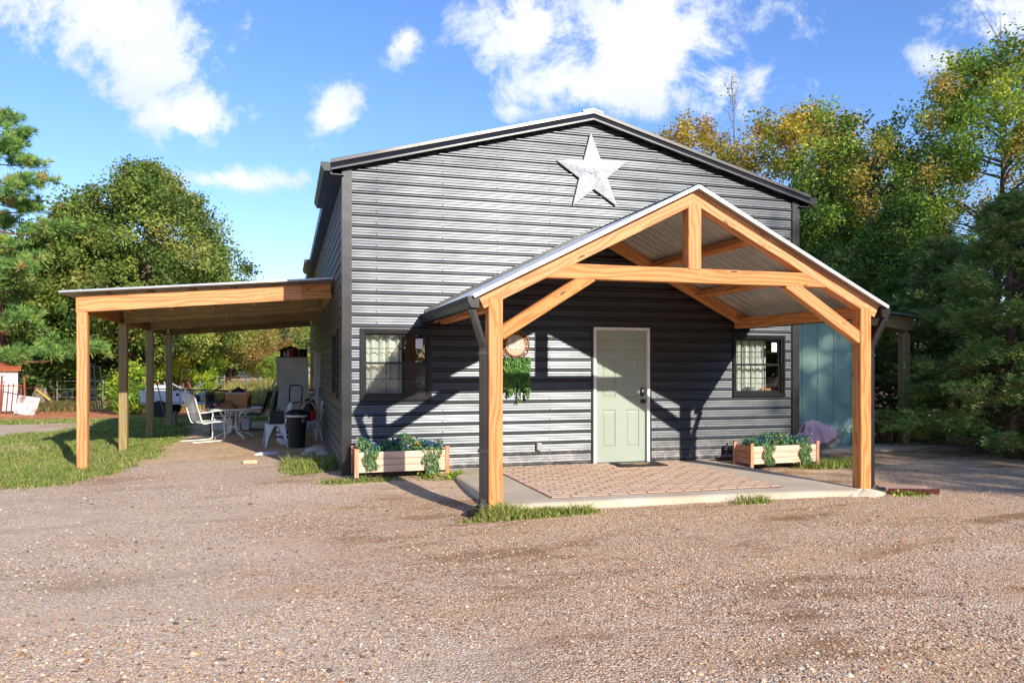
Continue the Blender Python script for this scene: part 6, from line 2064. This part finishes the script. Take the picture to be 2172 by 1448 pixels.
# weeds and dry stalks ------------------------------------------------------------
def weeds():
    g = np.random.default_rng(91)
    n = 30000
    x = g.uniform(-6.5, 2.5, n); y = 18.5 + 16 * g.random(n)
    keep = (fbm(x, y, 1, 5) + g.normal(0, .3, n) > -.05) & (y > 19.2 - .5 * x * 0)
    keep &= ~((y < 26) & (x < -4.0) & (g.random(n) < .7))
    x, y = x[keep], y[keep]
    h = (.16 + .36 * g.random(len(x))) * (1 + .5 * fbm(x, y, 1, 3))
    o = blades(x, y, h, np.full(len(x), .02), g, [L(150, 158, 78), L(174, 170, 92), L(128, 142, 66), L(190, 172, 110), L(160, 128, 82)], .35, label='tall yellowing weeds in the field behind the carport')
    n = 9000
    x = g.uniform(-13, -5.2, n); y = g.normal(21.6, .7, n)
    h = (.10 + .28 * g.random(n))
    blades(x, y, h, np.full(n, .018), g, [L(96, 92, 52), L(124, 110, 66), L(150, 122, 80), L(88, 104, 48)], .4, label='low dry brush along the foot of the wood')
    n = 1500
    x = g.normal(10.3, .35, n); y = g.normal(1.75, .15, n)
    h = .15 + .65 * g.random(n)
    o = blades(x, y, h, np.full(n, .010), g, [L(120, 96, 66), L(140, 120, 84), L(96, 84, 52), L(110, 104, 62)], .25, label='dry brown weeds around the small white sign')
    n = 2600
    x = g.uniform(11.2, 14.5, n); y = g.normal(-1.1, .5, n) - .25 * (x - 12.5)
    blades(x, y, .06 + .2 * g.random(n), np.full(n, .008), g, [L(70, 84, 44), L(96, 100, 56), L(110, 92, 62)], .5, label='leaf litter and weeds under the cedars')
weeds()
def weed_plant(label, x, y, n, r, hh, seed, tints=LIME + MIDG[:2]):
    g = np.random.default_rng(seed)
    p = np.stack([g.normal(0, r, n), g.normal(0, r * .6, n), hh * g.random(n)], -1)
    V, F, C_ = quad_cloud(p, g.standard_normal((n, 3)) + np.array([0, -.3, .4]), g.uniform(.03, .06, n), .5, g, tints)
    t = thing('weed', label, 'weed', (x, y, G(x, y)))
    np_mesh('leaves', V, F, 'leaf', t, C_)
    m = MB()
    for k in range(9):
        a = k * .7
        m.tube([(0, 0, -.02), (r * .6 * math.cos(a), r * .4 * math.sin(a), hh * .5), (r * 1.1 * math.cos(a), r * .7 * math.sin(a), hh * .9)], .002, 4)
    o = m.build('stalks', 'bark_brown', t)
weed_plant('leafy green weed at the right foot of the left planter', 1.42, -.55, 160, .10, .10, 1)
weed_plant('small weed under the middle of the left planter', 1.05, -.62, 60, .09, .09, 2)
weed_plant('small weed beside the left downspout', 1.30, -2.98, 60, .05, .14, 3)
weed_plant('small weed patch by the dark red splash block', 6.5, -3.1, 90, .14, .06, 4)
weed_plant('green weed at the base of the fourth carport post', -3.45, 10.9, 80, .12, .16, 5)

# ------------------------------------------------------------------ yard things in the distance
sh = thing('tin_shed', 'small white corrugated shed with a rusty roof at far left', 'shed', (-11.05, 20.45, G(-11.0, 20.4)), R(14))
v = []; n = 60
for i in range(n + 1):
    x = -1.1 + 2.2 * i / n
    v += [(x, -.9 - .014 * (i % 4 in (1, 2)), .08), (x, -.9 - .014 * (i % 4 in (1, 2)), 1.52)]
MB().add(v, [(2 * i, 2 * i + 2, 2 * i + 3, 2 * i + 1) for i in range(n)]).build('front_sheet', 'white_enamel', sh)
MB().box(-1.09, 1.09, -.88, .9, .05, 1.5).build('walls', 'galv_grey', sh)
MB().add([(-1.2, -1.1, 1.50), (1.2, -1.1, 1.50), (1.2, .0, 1.78), (-1.2, 0, 1.78), (1.2, 1.1, 1.5), (-1.2, 1.1, 1.5), (-1.2, -1.1, 1.47), (1.2, -1.1, 1.47), (1.2, 0, 1.75)], [(0, 1, 2, 3), (3, 2, 4, 5), (0, 6, 7, 1), (1, 7, 8, 2)]).build('roof', pm('rust_roof', L(176, 92, 56), .75, var=.25, scale=6), sh)
fr = thing('rusty_frame', 'rusty steel frame leaning on the tin shed', 'frame', (-9.62, 19.15, G(-9.6, 19.1)), R(-12))
m = MB()
for x in (-.42, -.26, -.10, .06):
    m.bar((x, -.12, 0), (x, .06, 1.05), .035, .03)
m.bar((-.55, .02, .98), (.20, .02, .98), .04, .04); m.bar((-.48, -.10, 0), (-.48, .06, 1.32), .05, .05); m.bar((-.52, .06, 1.3), (-.36, .06, 1.3), .04, .03)
m.bar((.28, .05, .15), (.22, .10, 1.30), .05, .05); m.bar((.18, .1, 1.28), (.40, .1, 1.30), .05, .04); m.bar((.14, .05, .3), (.14, .08, 1.0), .04, .03)
m.build('bars', 'rust', fr)
def board_mat():
    t = NT('stained_board'); co = t.objco()
    n = t.noise(t.mapping(co, (3, 3, 2)), 1.4, 6, .65, .6)
    c = t.mix(t.rng(n, .48, .66), L(196, 188, 180), L(126, 92, 88)); n2 = t.noise(co, 9, 5)
    c = t.mix(t.math('MULTIPLY', t.rng(n2, .55, .7), .5), c, L(96, 84, 96)); t.pbr(c, .7)
board_mat()
o = MB().cbox(-.36, .36, -.02, .02, 0, .64, .015).build('stained_panel', 'stained_board'); o.location = (-9.25, 18.75, G(-9.2, 18.7)); o.rotation_euler = (R(-14), R(8), R(-14)); tag(o, 'stained white panel leaning against the rusty frame', 'panel')
# tree stump with a yellow strap
stp = thing('tree_stump', 'torn tree stump with a yellow strap at the clay edge', 'stump', (-9.75, 22.3, G(-9.75, 22.3)))
MB().grid(lambda u, v: ((.42 * (1 - v) ** 1.4 + .16) * math.cos(u * 6.283) * (1 + .2 * math.sin(5 * u * 6.283)), (.36 * (1 - v) ** 1.4 + .15) * math.sin(u * 6.283) * (1 + .15 * math.sin(4 * u * 6.283)), .72 * v - .1 * (1 - v) + .10 * v * math.sin(3 * u * 6.283)), 26, 8).build('wood', 'bark_grey', stp, smooth=50)
MB().bar((-.05, -.22, .72), (.42, -.30, .34), .05, .05).build('strap', 'yellow_strap', stp)
# black gates leaning on a trunk
gt = thing('leaning_gates', 'black metal gate frames leaning against a tree', 'gate', (-7.35, 20.1, G(-7.3, 20.1)), R(-14))
for k, (x0, x1) in enumerate(((-.30, .08), (-.12, .30))):
    m = MB(); dy = .05 * k
    m.tube([(x0 + .05, -.25 - dy, 0), (x0 - .28, .35, 1.75)], .022, 7); m.tube([(x1 + .05, -.25 - dy, 0), (x1 - .34, .35, 1.62)], .022, 7)
    for q in (.03, .35, .66, .97):
        a = Vector((x0 + .05, -.25 - dy, 0)).lerp(Vector((x0 - .28, .35, 1.75)), q); b = Vector((x1 + .05, -.25 - dy, 0)).lerp(Vector((x1 - .34, .35, 1.62)), q)
        m.tube([a, b], .016, 6)
    m.build('gate_frame', 'black_metal', gt, smooth=50)
# trailer with junk
tr = thing('utility_trailer', 'white flat trailer loaded with scrap behind the carport', 'trailer', (-3.95, 16.2, G(-4, 16.2)), R(-10))
MB().cbox(-1.15, 1.0, -.6, .6, .42, .50, .01).build('deck', 'galv_grey', tr)
MB().cbox(-1.15, .05, -.63, -.60, .505, .86, .01).build('side_panel', 'trailer_white', tr)
MB().cbox(.07, .35, -.63, -.60, .505, .84, .01).build('side_panel', 'trailer_white', tr)
MB().cbox(-1.15, -.5, -.2, .5, .505, 1.02, .05).build('white_tank', 'trailer_white', tr)
m = MB().lathe([(.045, 0), (.045, .02), (0, .02)], 14); m.v = [Vector((-.02 + p.x, -.632 - p.z, .74 + p.y)) for p in m.v]; m.build('port', 'black_plastic', tr)
for s in (-.6, .6):
    m = MB().lathe([(.10, -.08), (.26, -.07), (.28, 0), (.26, .07), (.10, .08)], 22); m.v = [Vector((-.55 + p.x, s * .98 + p.z, .28 + p.y)) for p in m.v]; m.build('wheel', 'tyre', tr, smooth=40)
MB().tube([(-1.25, -.66, .94), (.2, -.66, .90), (1.5, -.62, .86), (2.1, -.5, .90)], .018, 7).build('rail', 'black_metal', tr, smooth=50)
rg = random.Random(17); m = MB(); m2 = MB()
for k in range(26):
    a = Vector((rg.uniform(-.6, .9), rg.uniform(-.5, .4), rg.uniform(.52, .85))); b = a + Vector((rg.uniform(-.5, .5), rg.uniform(-.3, .3), rg.uniform(-.05, .4)))
    (m if k % 2 else m2).tube([a, (a + b) / 2 + Vector((0, 0, .05)), b], rg.uniform(.01, .03), 6)
m.build('scrap_pipes', 'galv_grey', tr); m2.build('scrap_bars', 'rust', tr)
for k in range(5):
    x = .35 + k * .14
    MB().cbox(x - .10, x + .09, -.35 - .1 * (k % 2), -.1, .505, .62 + .09 * (k % 3), .02).build('scrap_box', ['rust', 'black_plastic', 'galv_grey', 'cardboard', 'black_metal'][k], tr)
for (x, y, dz, lb, mt_) in ((-3.02, 18.3, 1.28, 'grey wooden ladder standing in the field beyond the table', 'old_grey_wood'), (-4.28, 19.2, 1.55, 'brown wooden ladder standing behind the trailer', 'dark_wood')):
    t = thing('ladder', lb, 'ladder', (x, y, G(x, y)), R(-14), 'ladders in the field')
    for s in (-1, 1): MB().bar((.17 * s, -.15, 0), (.13 * s, .12, dz), .03, .05).build('rail', mt_, t)
    for k in range(5):
        z = .2 + k * (dz - .25) / 4; q = z / dz
        MB().bar((-.16 + .03 * q, -.15 + .27 * q, z), (.16 - .03 * q, -.15 + .27 * q, z), .05, .025).build('rung', mt_, t)
t = thing('garden_rake', 'long wooden handled tool leaning on the last carport post', 'garden tool', (-3.95, 11.0, G(-3.9, 11)))
MB().tube([(.16, .42, 0), (-.12, -.02, 1.55)], .016, 7).build('handle', 'treated_pine', t); MB().cbox(-.16, -.08, -.05, .01, 1.54, 1.60, .01).build('head', 'black_metal', t)
t = thing('marker_pole', 'thin pole with a white top in the field', 'pole', (-2.3, 21.2, G(-2.3, 21.2)))
MB().tube([(0, 0, 0), (0, 0, 1.05)], .014, 7).build('shaft', 'galv_grey', t); MB().tube([(0, 0, .82), (0, 0, 1.12)], .024, 8).build('cap', 'white_paint', t)
# wire fence by the wood
fn = thing('wire_fence', 'wire fence on thin posts along the foot of the wood', 'fence', (-9.5, 23.6, G(-9.5, 23.6)), world=True)
pts = [(-13.5, 24.6), (-11.5, 24.1), (-9.5, 23.6), (-7.8, 23.3)]
for (x, y) in pts: MB().tube([(x, y, G(x, y) - .1), (x, y, G(x, y) + 1.05)], .025, 7).build('fence_post', 'old_grey_wood', fn)
for hgt in (.35, .68, 1.0): MB().tube([(x, y, G(x, y) + hgt) for (x, y) in pts], .006, 5).build('wire', 'galv_grey', fn)
# driftwood leaning on the last post
o = MB().tube(crom([(0, 0, 0), (.03, .02, .16), (.0, .03, .34), (.05, .03, .44)], 4), [.05, .06, .06, .05, .05, .05, .045, .045, .04, .04, .04, .03, .03], 8).build('log', 'bark_grey', smooth=50); o.location = (-3.58, 11.05, G(-3.6, 11) - .01); tag(o, 'short grey log propped at the foot of the last carport post', 'log')
